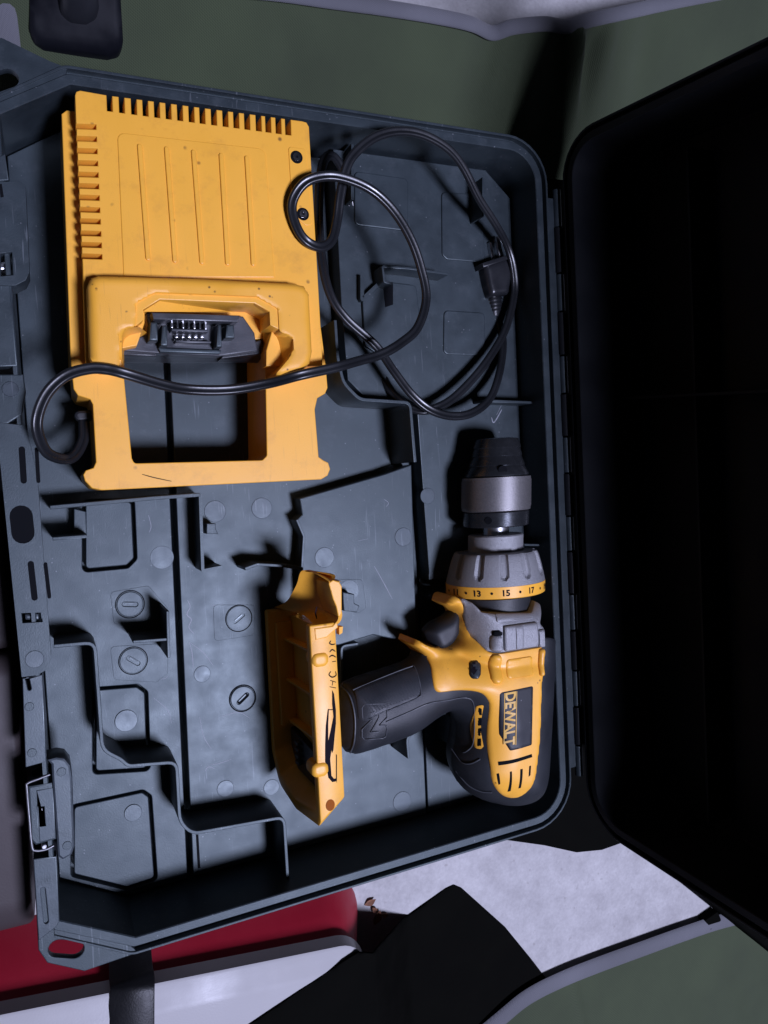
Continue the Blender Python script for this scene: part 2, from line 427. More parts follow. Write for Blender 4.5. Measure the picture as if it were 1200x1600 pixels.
def stroke(name, pxs, f, width, mat, parent, off=.12, taper=True):
    P = [np.array(on(p[0], p[1], f)) for p in pxs]; P = catmull(P, 5) if len(P) > 2 else P
    n = len(P); V = []; F = []
    for i in range(n):
        t = P[min(i+1, n-1)]-P[max(i-1, 0)]; s = np.array([-t[1], t[0], 0]); s /= np.linalg.norm(s)+1e-9
        wd = width*(.55+.45*math.sin(math.pi*min(1, max(0, i/(n-1))))) if taper else width
        for q in (-1, 1): V.append(P[i]+s*q*wd/2+np.array([0, 0, off]))
    for i in range(n-1): F.append((2*i, 2*i+1, 2*i+3, 2*i+2))
    return build(name, V, F, mat, parent)

def loft2(name, A_, B_, mat, parent, bulge=0., t=2.0, n=12, m=8):
    a = np.array(catmull(A_, 6)); b = np.array(catmull(B_, 6))
    a = np.array([[np.interp(q, np.linspace(0, 1, len(a)), a[:, i]) for i in range(3)] for q in np.linspace(0, 1, n)])
    b = np.array([[np.interp(q, np.linspace(0, 1, len(b)), b[:, i]) for i in range(3)] for q in np.linspace(0, 1, n)])
    V = []; F = []
    for i in range(n):
        for j in range(m):
            s_ = j/(m-1); p = a[i]*(1-s_)+b[i]*s_+np.array([bulge*math.sin(math.pi*s_), 0, -abs(bulge)*.5*math.sin(math.pi*s_)]); V.append(p)
    k = len(V); V += [p+np.array([t, 0, -.3*t]) for p in V]
    for i in range(n-1):
        for j in range(m-1): q = i*m+j; F += [(q, q+1, q+m+1, q+m), (k+q, k+q+m, k+q+m+1, k+q+1)]
    bl = [i*m for i in range(n)]+[(n-1)*m+j for j in range(1, m)]+[i*m+m-1 for i in range(n-2, -1, -1)]+[j for j in range(m-2, 0, -1)]
    for x, y in zip(bl, bl[1:]+bl[:1]): F.append((x, y, k+y, k+x))
    return build(name, V, F, mat, parent, ang=60)

# ================================================================== the ground
GZ = -42.0
gnd = build('ground', [(-3000, -3000, GZ), (3500, -3000, GZ), (3500, 3000, GZ), (-3000, 3000, GZ)], [(0, 1, 2, 3)], 'concrete', smooth=False)
gnd['kind'] = 'structure'

# ================================================================== the tool case
case = thing('tool_case', 'open dark grey plastic tool case with moulded compartments and hinged lid', 'tool case', (150, -15, -16))
RZ = 44.0
INN = [(-11.5, 191.3), (-11.2, -225.7), (26.5, -246.0), (310.5, -238.0), (310.5, 210.0), (23.1, 211.4)]
INN = [(x, y) for x, y in INN]
RIM = rounded(INN, [1.5, 1.5, 1.5, 22, 20, 1.5], 8)
def rings(name, ringlist, mat, parent, closed=False, caps=(), xf=None):
    k = len(ringlist[0][0]); V = []; F = []
    for poly, z in ringlist:
        for i, p in enumerate(poly): V.append((p[0], p[1], z[i] if hasattr(z, '__len__') else z))
    m = len(ringlist)
    for i in range(m if closed else m-1):
        for j in range(k):
            a, b = i*k, ((i+1) % m)*k
            F.append((a+j, a+(j+1) % k, b+(j+1) % k, b+j))
    for c in caps: F.append(tuple(range(c*k, c*k+k)))
    return build(name, V, F, mat, parent, ang=30, xf=xf)
BZ = -14.0
def shell(parent, mat, xf=None, name='tray'):
    a = offs(RIM, 0); b = offs(RIM, -.6); f1 = offs(RIM, -1.4); o1 = offs(RIM, 2.4)
    return rings(name, [(f1, BZ), (b, BZ+1.2), (a, RZ-2), (a, RZ-.6), (o1, RZ-.6), (o1, BZ-1), (offs(RIM, 1), BZ-2.2)], mat, parent, caps=(0, 6), xf=xf)
def rimring(parent, mat, xf=None, name='rim'):
    offs = lambda P, d: [(max(x, -13.6) if -215 < y < 186 or d < 3 else max(x, -13.6), y) for x, y in globals()['offs'](P, d)]
    gr = [(RZ-.4 if p[0] > 297 and -205 < p[1] < 180 else RZ-4.5) for p in RIM]
    g2 = [(RZ-.4 if p[0] > 297 and -205 < p[1] < 180 else RZ) for p in RIM]
    R = [(offs(RIM, .02), RZ-3), (offs(RIM, .02), RZ-.5), (offs(RIM, .5), RZ), (offs(RIM, 4.8), RZ), (offs(RIM, 5.2), [min(q, RZ-.4) for q in g2]), (offs(RIM, 5.3), gr), (offs(RIM, 8.0), gr),
         (offs(RIM, 8.1), [q-.3 for q in g2]), (offs(RIM, 8.4), g2), (offs(RIM, 9.3), g2), (offs(RIM, 9.6), [q-.3 for q in g2]), (offs(RIM, 9.6), RZ-7), (offs(RIM, 2.4), RZ-7)]
    return rings(name, R, mat, parent, closed=True, xf=xf)
shell(case, 'case'); rimring(case, 'case')

# corner flanges with slotted holes
fl = WL([(52, 1345), (60, 1484), (74, 1504), (132, 1517), (216, 1488), (205, 1478), (92, 1449), (84, 1345)], RZ-1.5)
sl = capsule(W(90, 1484, RZ), W(117, 1486, RZ), 4.6)
plate('corner_flange', fl, RZ-6, RZ-1.0, 'case', case, holes=[sl], bevel=.7)
fl2 = [(-11, 192), (-30, 182), (-32, 202), (-27, 220), (-8, 230), (14, 222), (22, 220), (20, 212)]
sl2 = capsule(W(-14, 130, RZ), W(14, 120, RZ), 4.6)
plate('corner_flange', fl2, RZ-6, RZ-1.0, 'case', case, holes=[sl2], bevel=.7)

# floor: panels with open joints between them
FZ = 0.0
def groove_x(y):   # the long joint, in world x for a given y
    (xa, ya), (xb, yb) = W(262, 560, 0), W(296, 1300, 0)
    return xa+(y-ya)*(xb-xa)/(yb-ya)
ytop = 208.5; ybot = -243.0
def gx(y, d): return (groove_x(y)+d, y)
pad_px = {
 'p1': [(134, 786), (205, 784), (209, 872), (198, 883), (134, 889)],
 'p2': [(150, 1079), (214, 1074), (226, 1083), (230, 1200), (150, 1205)],
 'p3': [(116, 1262), (222, 1239), (232, 1246), (241, 1372), (198, 1386), (116, 1366)],
}
pads = {k: WL(v, -1.0) for k, v in pad_px.items()}
holesL = []
for k, p in pads.items():
    if area2(p) < 0: p = p[::-1]
    pads[k] = p
    q = rounded(offs(p, 1.9), 3.2, 4)
    holesL.append([(max(x, -8.2), y) for x, y in q])
cfl = [(-10.2, -224), (26.6, -244.8), (gx(-240, -2.3)[0], -243.2)]
left_out = [(-10.2, ytop-20)]+cfl+[gx(-240, -2.3), gx(-100, -2.3), gx(60, -2.3), gx(ytop, -2.3), (22, ytop)]
plate('floor_panel', left_out, BZ-.5, -1.0, 'case', case, holes=holesL, bevel=.5)
for k, p in pads.items():
    q = [(max(x, -7.4), max(y, -243)) for x, y in rounded(p, 2.2, 4)]
    plate('pad', q, BZ-.5, -1.6, 'case', case, bevel=.5)
# middle and hinge-side floor
def xline(px, pts):
    return px
mid_r = [(640, 620), (652, 890), (660, 1120), (666, 1262)]
midR = WL(mid_r, 0)
# joint right of the middle floor follows the photo down to the lower wall
midR[0] = W(641, 632, 8); bk = [W(566, 628, 8), W(534, 596, 8), W(524, 480, 8)]; bk.append((bk[2][0], ytop))
mid_out = [gx(ytop, 1.2), gx(0, 1.2), gx(-242.5, 1.2), (midR[3][0], -239.5), midR[3], midR[2], midR[1], midR[0]]+bk
cl = WL([(309, 1296), (311, 1365)], 0)
plate('floor_panel', mid_out, BZ-.5, FZ, 'case', case, bevel=.5)
step_y = -72.0
right_out = [(x+1.6, y) for x, y in bk[::-1]+[midR[0], midR[1]]]+[(midR[1][0]+(midR[2][0]-midR[1][0])*.28+1.6, step_y), (309, step_y), (309, 190), (290, 207.5)]
low_out = [(midR[1][0]+(midR[2][0]-midR[1][0])*.28+1.6, step_y-.2), (midR[2][0]+1.6, midR[2][1]), (midR[3][0]+1.6, midR[3][1]), (midR[3][0]+1.6, -238.5), (292, -236.5), (309, -216), (309, step_y-.2)]
hp = []
for v in ([(689, 300), (753, 305), (757, 411), (697, 406), (690, 399)], [(693, 485), (757, 489), (757, 556), (697, 554), (692, 549)], [(553, 268), (637, 280), (637, 362), (553, 352)]):
    p = WL(v, 15); p = p if area2(p) > 0 else p[::-1]; hp.append(p)
UZ = 15.0
plate('floor_panel', right_out, BZ-.5, UZ, 'case', case, bevel=.5)
plate('floor_panel', low_out, BZ-.5, FZ-.4, 'case', case, bevel=.5)
for p in hp:
    inner = rounded(offs(p, -1.4), 2.5, 4); outer = rounded(p, 3.5, 4)
    plate('pad', outer, 12, 16.0 if p is not hp[2] else 16.2, 'case', case, bevel=.7)
# plateau beside the charger
pla = WL([(468, 779), (600, 741), (643, 726), (651, 1000), (640, 1004), (583, 992), (530, 1008), (500, 1012), (472, 1015), (472, 890), (475, 838), (464, 812), (472, 804)], 14)
plate('raised_floor', pla, 0, 14, 'case', case, bevel=.7)
edge = WL([(464, 812), (475, 838), (472, 890)], 15)
plate('raised_edge', ribbon_outline(edge, 1.6), 0, 15.2, 'case_light', case, bevel=.3)

# moulded circles and locating bosses
def disc(px, py, rp, z, name='moulded_disc', mat='case_light', h=.35, parent=case):
    c = W(px, py, z); r = abs(W(px+rp, py, z)[0]-c[0])*.94
    return plate(name, circle(*c, r), z-.6, z+h, mat, parent, bevel=.2, seg=1), c, r
for a in [(253, 871, 20), (197, 1126, 19), (208, 1270, 15)]: disc(*a, -1.2)
for a in [(336, 799, 18), (409, 794, 17), (316, 1053, 14), (352, 1232, 14), (424, 1230, 13), (628, 1252, 15)]: disc(*a, 0)
for a in [(507, 871, 16), (630, 839, 14), (545, 923, 17)]: disc(*a, 14)
disc(668, 775, 12, 15)
for px, py, rp, z, ang in [(203, 944, 22, -1.0, -8), (208, 1032, 22, -1.0, -38), (373, 966, 20, 0, 35), (379, 1091, 20, 0, 38)]:
    c = W(px, py, z); r = abs(W(px+rp, py, z)[0]-c[0])*.95
    a = math.radians(ang); dx, dy = math.cos(a), math.sin(a)
    ring = plate('boss', circle(*c, r*1.0, 32), z-.5, z+.9, 'case', case, holes=[capsule((c[0]-dx*r*.42, c[1]-dy*r*.42), (c[0]+dx*r*.42, c[1]+dy*r*.42), r*.16, 5)], bevel=.5)
    plate('boss_ring', circle(*c, r*1.13, 32), z-.5, z+.25, 'slot', ring, holes=[circle(*c, r*1.03, 32)], bevel=.1, seg=1)
    plate('boss_slot', capsule((c[0]-dx*r*.4, c[1]-dy*r*.4), (c[0]+dx*r*.4, c[1]+dy*r*.4), r*.15, 5), z-.4, z+.12, 'slot', ring)
    plate('boss_key', capsule((c[0]-dx*r*.34-dy*.5, c[1]-dy*r*.34+dx*.5), (c[0]+dx*r*.34-dy*.5, c[1]+dy*r*.34+dx*.5), r*.05, 5), z, z+.8, 'case_light', ring)
# moulded pads around the bosses
for v, z in (([(172, 925), (232, 915), (262, 950), (262, 985), (178, 975)], -1), ([(172, 1010), (262, 1005), (262, 1052), (245, 1066), (178, 1062)], -1), ([(333, 945), (398, 945), (398, 992), (335, 1002)], 0), ([(520, 905), (566, 905), (572, 950), (560, 958), (520, 950)], 14)):
    plate('moulded_plate', rounded(WL(v, z), 2.5, 4), z-.6, z+.22, 'case', case, bevel=.15, seg=1)

# dividers
DZ = 30.0
wall('divider', [(84, 1010), (148, 1004), (155, 1100), (160, 1172), (190, 1187), (200, 1197), (276, 1191), (281, 1284), (300, 1303), (444, 1277), (451, 1392)], DZ, -3, 2.0, case, r=5)
wall('divider', [(78, 793), (245, 778), (313, 773)], 24, -3, 2.2, case, r=1)
wall('divider', [(313, 772), (317, 892), (347, 886)], 22, -1, 1.8, case, r=1.0)
wall('divider', [(383, 889), (402, 882), (440, 884), (474, 889)], 22, -1, 1.8, case, r=1)
wall('divider', [(82, 842), (136, 838)], 28, -3, 1.8, case)
wall('divider', [(524, 500), (528, 560), (537, 598), (562, 624), (641, 629), (649, 722)], 36, -1, 2.0, case, r=4)
wall('divider', [(757, 626), (832, 629)], 30, -1, 1.8, case)
wall('divider', [(752, 850), (856, 852)], 32, 13, 1.6, case)
wall('divider', [(639, 1185), (636, 1152), (697, 1112), (711, 1124), (711, 1168)], 26, -1, 1.8, case, r=3.5)
wall('divider', [(262, 955), (264, 1028)], 32, -2, 1.6, case)
wall('divider', [(208, 1003), (263, 999)], 31, -2, 1.6, case)
wall('divider', [(598, 416), (640, 419), (700, 428)], 30, 13, 1.6, case)
wall('divider', [(598, 416), (601, 440), (614, 443)], 30, 13, 1.6, case, r=1)
wall('divider', [(755, 277), (755, 338)], 32, 13, 1.4, case)
wall('divider', [(566, 430), (566, 468), (598, 438)], 20, 13, 2.5, case, r=1)
wall('divider', [(551, 225), (551, 312)], 26, 13, 2.0, case)
plate('raised_floor', rounded(WL([(566, 470), (600, 440), (650, 446), (655, 490), (640, 530), (600, 560), (570, 540)], 17), 3, 4), 12, 17.5, 'case', case, bevel=.6)
plate('tab_slot', WL([(598, 442), (614, 444), (614, 476), (602, 480)], 17.6), 17, 17.8, 'slot', case)
wall('divider', [(534, 1120), (534, 1010), (560, 1006)], 10, 0, 1.8, case)
for v in ([(116, 795), (135, 800), (135, 842), (116, 840)],):
    plate('clip', WL(v, 18), -2, 12, 'case', case, bevel=.5)
plate('lower_joint', WL([(306, 1304), (310, 1304), (313, 1356), (309, 1357)], .1), -.5, .15, 'slot', case)
plate('locating_tab', WL([(534, 925), (552, 928), (552, 942), (560, 946), (556, 956), (536, 954)], 24), 14, 26, 'case', case, bevel=.5)
plate('locating_tab', WL([(322, 818), (336, 818), (336, 826), (340, 834), (322, 834)], 12), 0, 14, 'case', case, bevel=.4)

M['scratch'] = surface('scratched_plastic', (.26, .27, .30), .6, var=.3, vscale=400, bump=0)
for z, wd, L in ((0.05, .5, [(293, 938), (297, 948), (292, 960), (299, 968), (295, 980), (303, 990)]), (0.05, .4, [(296, 1003), (300, 1020), (302, 1044)]), (.05, .3, [(298, 1005), (318, 1020), (333, 1040)]),
                 (.05, .3, [(330, 1195), (345, 1192), (362, 1186)]), (.05, .4, [(320, 1205), (326, 1198), (335, 1201)]), (-.95, .35, [(232, 805), (236, 822), (233, 832)]), (-.95, .25, [(240, 1090), (262, 1110), (268, 1130)]),
                 (14.05, .4, [(585, 885), (598, 908), (613, 936)]), (14.05, .3, [(560, 845), (575, 842)]), (14.05, .3, [(600, 780), (607, 786), (603, 792)]), (15.1, .8, [(768, 652), (772, 660), (784, 640)]), (15.1, .4, [(776, 648), (784, 632)]),
                 (.05, .25, [(330, 945), (352, 952), (348, 965)]), (-.95, .25, [(245, 1062), (258, 1060), (262, 1056)]), (.05, .3, [(312, 1120), (318, 1150), (330, 1170)]), (.05, .3, [(346, 1120), (372, 1113), (390, 1122)])):
    stroke('scratch', L, flat(z), wd, 'scratch', case, off=.05)
# front edge: handle bar, strips, latches
bar = WL([(-6, 660), (40, 665), (58, 740), (80, 1027), (77, 1044), (58, 1055), (34, 1058)], RZ+1)
hl = [capsule(W(33, 806, RZ+1), W(36, 833, RZ+1), 5.4), capsule(W(48, 881, RZ+1), W(54, 934, RZ+1), 1.5), capsule(W(34, 702, RZ+1), W(37, 751, RZ+1), 1.5),
      WL([(33, 958), (65, 957), (67, 972), (35, 974)], RZ+1)]
fb = plate('front_bar', bar, RZ-12, RZ+1, 'case', case, holes=hl, bevel=.8)
disc(54, 1030, 16, RZ+1, parent=fb)
for a, b in (((57, 702), (60, 752)), ((71, 882), (77, 932))):
    plate('bar_groove', capsule(W(*a, RZ-.5), W(*b, RZ-.5), .9, 5), RZ-4, RZ+1.25, 'slot', fb)
for h_ in hl[:3]: plate('bar_hole_shade', h_, RZ-1, RZ+.4, 'slot', fb)  # dark plates added to paint the shade inside the holes
plate('bar_pin', [(x, y) for x, y in WL([(38, 961), (60, 960), (61, 970), (39, 971)], RZ)], RZ-8, RZ-3, 'case_light', fb, bevel=1.2)
st = plate('front_strip', WL([(35, 1060), (66, 1054), (72, 1190), (40, 1199)], RZ), RZ-10, RZ+.3, 'case_light', case, holes=[capsule(W(43, 1062, RZ), W(46, 1076, RZ), .9, 4)], bevel=.6)
for a in ((46, 1104, 8), (50, 1176, 8)): disc(*a, RZ+.3, parent=st, mat='case')
st = plate('front_strip', WL([(-8, 585), (36, 585), (40, 610), (34, 648), (12, 662), (-8, 664)], RZ), RZ-10, RZ+.3, 'case', case, bevel=.7)
disc(16, 608, 14, RZ+.3, parent=st)
plate('front_strip', WL([(-30, 445), (16, 445), (27, 572), (-20, 574)], RZ), RZ-10, RZ+.3, 'case', case, bevel=.6)
plate('front_strip', WL([(-40, 262), (8, 240), (14, 282), (-30, 285)], RZ), RZ-10, RZ+.3, 'case', case, bevel=.6)
plate('front_strip', WL([(52, 1342), (88, 1338), (93, 1440), (88, 1448), (60, 1470)], RZ), RZ-8, RZ+.3, 'case_light', case, holes=[capsule(W(67, 1390, RZ), W(72, 1440, RZ), 1.1, 5)], bevel=.5)
# lower latch
lt = plate('latch', WL([(73, 1187), (88, 1183), (101, 1185), (110, 1196), (113, 1215), (117, 1322), (112, 1336), (98, 1344), (90, 1338), (88, 1308), (82, 1230), (80, 1195)], RZ+2), RZ-16, RZ+2.2, 'case_light', case, bevel=1.2)
lt['label'] = 'lower latch plate with sprung metal clasp'
disc(96, 1206, 8, RZ+2.2, parent=lt, mat='case'); disc(105, 1321, 8, RZ+2.2, parent=lt, mat='case')
plate('clasp', WL([(44, 1226), (82, 1220), (89, 1308), (56, 1318), (48, 1310)], RZ-2), RZ-14, RZ+.6, 'case', lt, holes=[WL([(60, 1256), (69, 1255), (71, 1284), (62, 1285)], RZ-4)], bevel=1.0)
plate('clasp_recess', WL([(57, 1230), (83, 1226), (87, 1304), (62, 1310)], RZ-4), RZ-8, RZ+1.0, 'case_light', lt, holes=[WL([(60, 1256), (69, 1255), (71, 1284), (62, 1285)], RZ-4)], bevel=.4)
plate('clasp_tongue', WL([(62, 1258), (66, 1257), (68, 1278), (64, 1279)], RZ-6), RZ-12, RZ-.5, 'steel', lt, bevel=.2)
wire = [W3(78, 1210, RZ), W3(60, 1217, RZ+.5), W3(43, 1224, RZ+1), W3(42, 1232, RZ+1), W3(46, 1280, RZ+1), W3(50, 1322, RZ+1), W3(56, 1329, RZ+1), W3(72, 1327, RZ+.5), W3(84, 1321, RZ)]
sweep('clasp_wire', catmull(wire, 6), rnd(.7, 8), 'dull', lt)
plate('clasp_pin', circle(*W(69, 1319, RZ-3), 1.4, 12), RZ-8, RZ+.8, 'steel', lt, bevel=.5)
plate('latch_gap', WL([(50, 1205), (80, 1196), (90, 1338), (52, 1346)], RZ-14), RZ-26, RZ-16, 'slot', lt)
# upper latch
lu = plate('latch', WL([(-12, 282), (10, 284), (30, 282), (40, 292), (46, 425), (40, 438), (24, 446), (-6, 446), (0, 430), (-8, 300)], RZ+2), RZ-16, RZ+2.2, 'case', case, bevel=1.2, holes=[WL([(0, 396), (19, 394), (21, 430), (1, 432)], RZ+2)])
lu['label'] = 'upper latch plate with open pin recess'
plate('latch_pin', capsule(W(-4, 418, RZ-6), W(12, 416, RZ-6), 2.0), RZ-12, RZ-4, 'steel', lu, bevel=1)
plate('latch_hole', WL([(-1, 288), (3, 288), (6, 308), (1, 309)], RZ+2), RZ+1.8, RZ+2.5, 'slot', lu)

# hinge side
HX, HZ = 328.0, RZ-1.5
plate('hinge_strip', [(320.2, 182), (325.4, 182), (325.4, -211), (320.2, -211)], RZ-9, RZ-1.2, 'case', case, bevel=.5)
ys = [(300, 357), (359, 428), (431, 487), (490, 555), (558, 614), (617, 681), (684, 738), (741, 805), (808, 860), (863, 927), (930, 984), (987, 1047), (1050, 1104), (1107, 1165), (1168, 1215)]
kn = [(r*math.cos(a), r*math.sin(a)) for a in [2*math.pi*i/14 for i in range(14)] for r in (3.4,)]
LID_ANG = math.radians(84.5)
def lidxf(v):
    dx = v[:, 0]-HX; dz = v[:, 2]-HZ
    c, s = math.cos(LID_ANG), math.sin(LID_ANG)
    out = v.copy(); out[:, 0] = HX+dx*c-dz*s; out[:, 2] = HZ+dx*s+dz*c
    out[:, 1] -= .075*(out[:, 2]-HZ)   # the lid hangs a little askew on its plastic hinges
    return out
def mirx(v):
    o = v.copy(); o[:, 0] = 2*HX-o[:, 0]; return lidxf(o)
lid = shell(case, 'case_shaded', xf=mirx, name='lid')
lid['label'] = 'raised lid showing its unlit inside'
rimring(lid, 'case_shaded', xf=mirx, name='lid_rim')
for i, (a, b) in enumerate(ys):
    ya = W(884, a, RZ-2)[1]; yb = W(884, b, RZ-2)[1]
    prt = case if i % 2 == 0 else lid
    r = 3.0 if i % 2 == 0 else 3.5
    sec = [(HX+r*math.cos(t), HZ+r*math.sin(t)) for t in [2*math.pi*k/16 for k in range(16)]]
    V = [(x, ya, z) for x, z in sec]+[(x, yb, z) for x, z in sec]; k = 16
    F = [(j, (j+1) % k, k+(j+1) % k, k+j) for j in range(k)]+[tuple(range(k)), tuple(range(k, 2*k))[::-1]]
    build('hinge_knuckle', V, F, 'case' if i % 2 == 0 else 'case_shaded', prt)
    if i % 2:
        plate('hinge_leaf', [(HX+1, ya), (HX+7.5, ya), (HX+7.5, yb), (HX+1, yb)], RZ-7, RZ-3, 'case_shaded', lid, xf=lidxf, bevel=.3)
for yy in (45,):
    plate('lid_rib', [(14, yy), (300, yy), (300, yy+1.8), (14, yy+1.8)], BZ+.5, 14, 'case_shaded', lid, xf=mirx, bevel=.3)
for xx in (250,):
    plate('lid_rib', [(xx, -228), (xx+1.8, -228), (xx+1.8, 198), (xx, 198)], BZ+.5, 6, 'case_shaded', lid, xf=mirx, bevel=.3)
plate('lid_panel', rounded([(30, -180), (140, -180), (140, 150), (30, 150)], 6), BZ, BZ+4, 'case_shaded', lid, xf=mirx, bevel=.6)

# ================================================================== the charger
ch = thing('battery_charger', 'yellow slotted battery charger with empty dock and black cord', 'charger', (*W(300, 460, 0), 0))
CZ = 58.0; FRZ = 46.0
base = WL([(96, 178), (104, 172), (470, 214), (482, 226), (496, 470), (509, 570), (512, 606), (508, 615), (496, 622), (492, 640), (498, 714), (505, 719), (513, 723), (516, 733), (512, 743), (502, 749), (160, 766), (144, 763), (133, 752), (130, 742), (134, 735), (146, 731), (150, 722), (145, 632), (141, 624), (122, 618), (115, 608), (110, 560)], FRZ)
hole = rounded(WL([(188, 530), (206, 716), (210, 724), (410, 719), (417, 712), (414, 530)], FRZ), 2.0, 4)
sh = plate('lower_shell', base, 0.4, FRZ, 'yellow', ch, holes=[hole], bevel=2.0, seg=3)
# upper shell with cooling slots cut through its edge
tl, tr = np.array((118, 142)), np.array((480, 190)); outl = [(117, 149), (119, 143), (125, 141)]
def topy(x): return 142+(x-118)*(190-142)/(480-118)
for x in [171, 190, 209, 227, 245, 263, 281, 299, 316, 334, 352, 369, 386, 404, 419, 435, 450]:
    outl += [(x-4.6, topy(x-4.6)), (x-3.6, topy(x)+24), (x+4.8, topy(x)+25), (x+4.0, topy(x+4.0))]
outl += [(472, topy(472)), (479, 191), (483, 198), (496, 420), (504, 560), (504, 572), (416, 572), (416, 548), (424, 520), (420, 490), (398, 476), (250, 470), (226, 486), (226, 505), (214, 540), (188, 545), (190, 572), (136, 572), (134, 560), (129, 412)]
lefty = [197, 216, 235, 254, 272, 290, 308, 327, 345, 364, 382, 400]
def leftx(y): return 117+(y-149)*(129-117)/(412-149)
for y in lefty[::-1]:
    outl += [(leftx(y+4), y+4.0), (leftx(y)+31, y+5.0), (leftx(y)+31, y-3.0), (leftx(y-4), y-4.0)]
up_all = WL(outl, CZ)
us = plate('upper_shell', up_all, FRZ-.5, CZ, 'yellow', ch, bevel=.55)
# dark sheets added under the slots, their colour standing in for shade
inn = WL([(140, 172), (470, 214), (490, 420), (150, 420)], FRZ)
plate('vent_shade', WL([(160, 166), (462, 206), (470, 222), (160, 182)], FRZ+1), FRZ-2, FRZ+.3, 'slot', us)
plate('vent_shade', WL([(131, 190), (158, 190), (166, 412), (143, 412)], FRZ+1), FRZ-2, FRZ+.3, 'slot', us)
# raised panel and bars
plate('panel', rounded(WL([(183, 207), (414, 233), (429, 434), (193, 434)], CZ), [4, 4, .5, .5], 5), CZ-1, CZ+.55, 'yellow', us, bevel=.5)
for a, b in (((218, 230), (231, 404)), ((260, 234), (273, 408)), ((302, 239), (315, 410)), ((345, 244), (355, 412)), ((385, 248), (395, 413))):
    plate('panel_bar', capsule(W(*a, CZ), W(*b, CZ), 1.25, 6), CZ, CZ+1.6, 'yellow', us, bevel=.5)
plate('screw_plate', rounded(WL([(450, 229), (477, 233), (487, 352), (478, 353), (457, 336)], CZ), 2), CZ-1, CZ+.5, 'yellow', us, bevel=.4)
for p in ((463, 246), (473, 335)):
    c = W(*p, CZ)
    s = plate('screw_well', circle(*c, 3.6, 24), CZ, CZ+.75, 'slot', us, bevel=.25)
    plate('screw', circle(*c, 2.3, 20), CZ, CZ+1.3, 'steel', us, bevel=.7, holes=[circle(*c, .8, 6)])
# dock hump
HUZ = 70.0
hump = WL([(136, 446), (142, 432), (154, 428), (300, 432), (462, 440), (478, 445), (486, 458), (491, 548), (487, 566), (474, 580), (440, 588), (432, 584), (452, 560), (459, 545), (458, 528), (448, 523), (437, 517), (435, 482), (402, 463), (241, 457), (212, 473), (212, 511), (194, 512), (186, 520), (187, 576), (160, 575), (146, 568), (140, 556)], HUZ)
flat = lambda z: (lambda Q: np.full(len(Q), float(z)))
relief('dock', rounded(hump, 2.2, 3), flat(HUZ), 'yellow_dirty', ch, FRZ, edge=4.5, step=1.5, skirt=FRZ-1, soft=[hump[27], *hump[:11], hump[11]] + [])
# cheeks sloping into the well
def quad(name, pts, mat, parent, t=2.0):
    V = [p for p in pts]+[(p[0], p[1], p[2]-t) for p in pts]; n = len(pts)
    F = [tuple(range(n)), tuple(range(2*n-1, n-1, -1))]+[(i, (i+1) % n, n+(i+1) % n, n+i) for i in range(n)]
    return build(name, V, F, mat, parent, smooth=False)
P3 = lambda L: [np.array(W3(*p)) for p in L]
loft2('well_cheek', P3([(438, 517, 69.5), (450, 522, 69.5), (458, 530, 69.3), (458, 548, 67), (448, 570, 61), (434, 587, 50), (420, 596, 46.2)]), P3([(408, 505, 52), (410, 520, 48), (412, 534, 46.5), (414, 550, 46.3), (415, 566, 46.3), (416, 582, 46.3), (417.5, 596, 46.2)]), 'yellow_dirty', ch, bulge=0, t=1.5, n=24, m=10)
loft2('well_cheek', P3([(186, 560, 60), (186, 522, 69.3), (193, 512, 69.5), (204, 511, 69.5), (214, 511, 69.5)]), P3([(190, 575, 46.3), (190, 550, 46.3), (198, 538, 47), (208, 530, 49), (226, 520, 54)]), 'yellow_dirty', ch, bulge=0, t=1.5, n=18, m=8)
# line framing the connector: a raised lip
lip = WL([(211, 510), (211, 472), (241, 456), (402, 462), (436, 481), (437, 514)], HUZ)
inlip = WL([(224, 500), (224, 484), (250, 468), (398, 474), (421, 487), (422, 508)], HUZ-1.5)
plate('connector_collar', lip+inlip[::-1], FRZ, HUZ-1.4, 'yellow', ch, bevel=.5)
quad('collar_slope', [W3(224, 485, HUZ-2), W3(251, 468, HUZ-2), W3(397, 474, HUZ-2), W3(421, 488, HUZ-2), W3(388, 486, 46), W3(232, 481, 46)], 'yellow_dirty', ch, 3)
# connector block
cb = plate('connector', WL([(228, 488), (380, 494), (398, 520), (402, 548), (345, 556), (248, 552), (194, 548), (212, 528), (236, 520)], 50), 40, 50, 'connector', ch, bevel=.8)
plate('connector_bar', WL([(237, 488), (375, 493), (372, 503), (240, 499)], 61), 46, 61, 'connector', cb, bevel=.6)
for i in range(7):
    x = 267+i*8.8
    plate('pin', WL([(x, 500+i*.5), (x+3, 500+i*.5), (x+3.4, 512+i*.4), (x+.4, 512+i*.4)], 57), 48, 57, 'blackplastic' if i % 2 else 'steel', cb, bevel=.25)
for i in range(5):
    x = 273+i*10
    plate('pin', WL([(x, 522+i*.4), (x+6, 522+i*.4), (x+6, 528), (x, 528)], 54), 48, 54, 'steel', cb, bevel=.5)
plate('pin_bar', WL([(268, 513), (325, 515), (325, 519), (268, 517)], 57), 46, 57, 'connector', cb, bevel=.5)
plate('pin_bar', WL([(274, 531), (330, 533), (330, 536), (275, 535)], 56), 46, 56, 'connector', cb, bevel=.5)
for x0, y0, x1, y1 in ((235, 503, 246, 532), (253, 508, 261, 540), (340, 507, 346, 542), (354, 507, 366, 528)):
    plate('guide_post', WL([(x0, y0), (x1, y0), (x1+1, y1), (x0-2, y1)], 60), 44, 60, 'case', cb, bevel=1.0)
plate('connector_foot', WL([(247, 543), (346, 547), (344, 553), (250, 550)], 53), 40, 53, 'case', cb, bevel=.8)
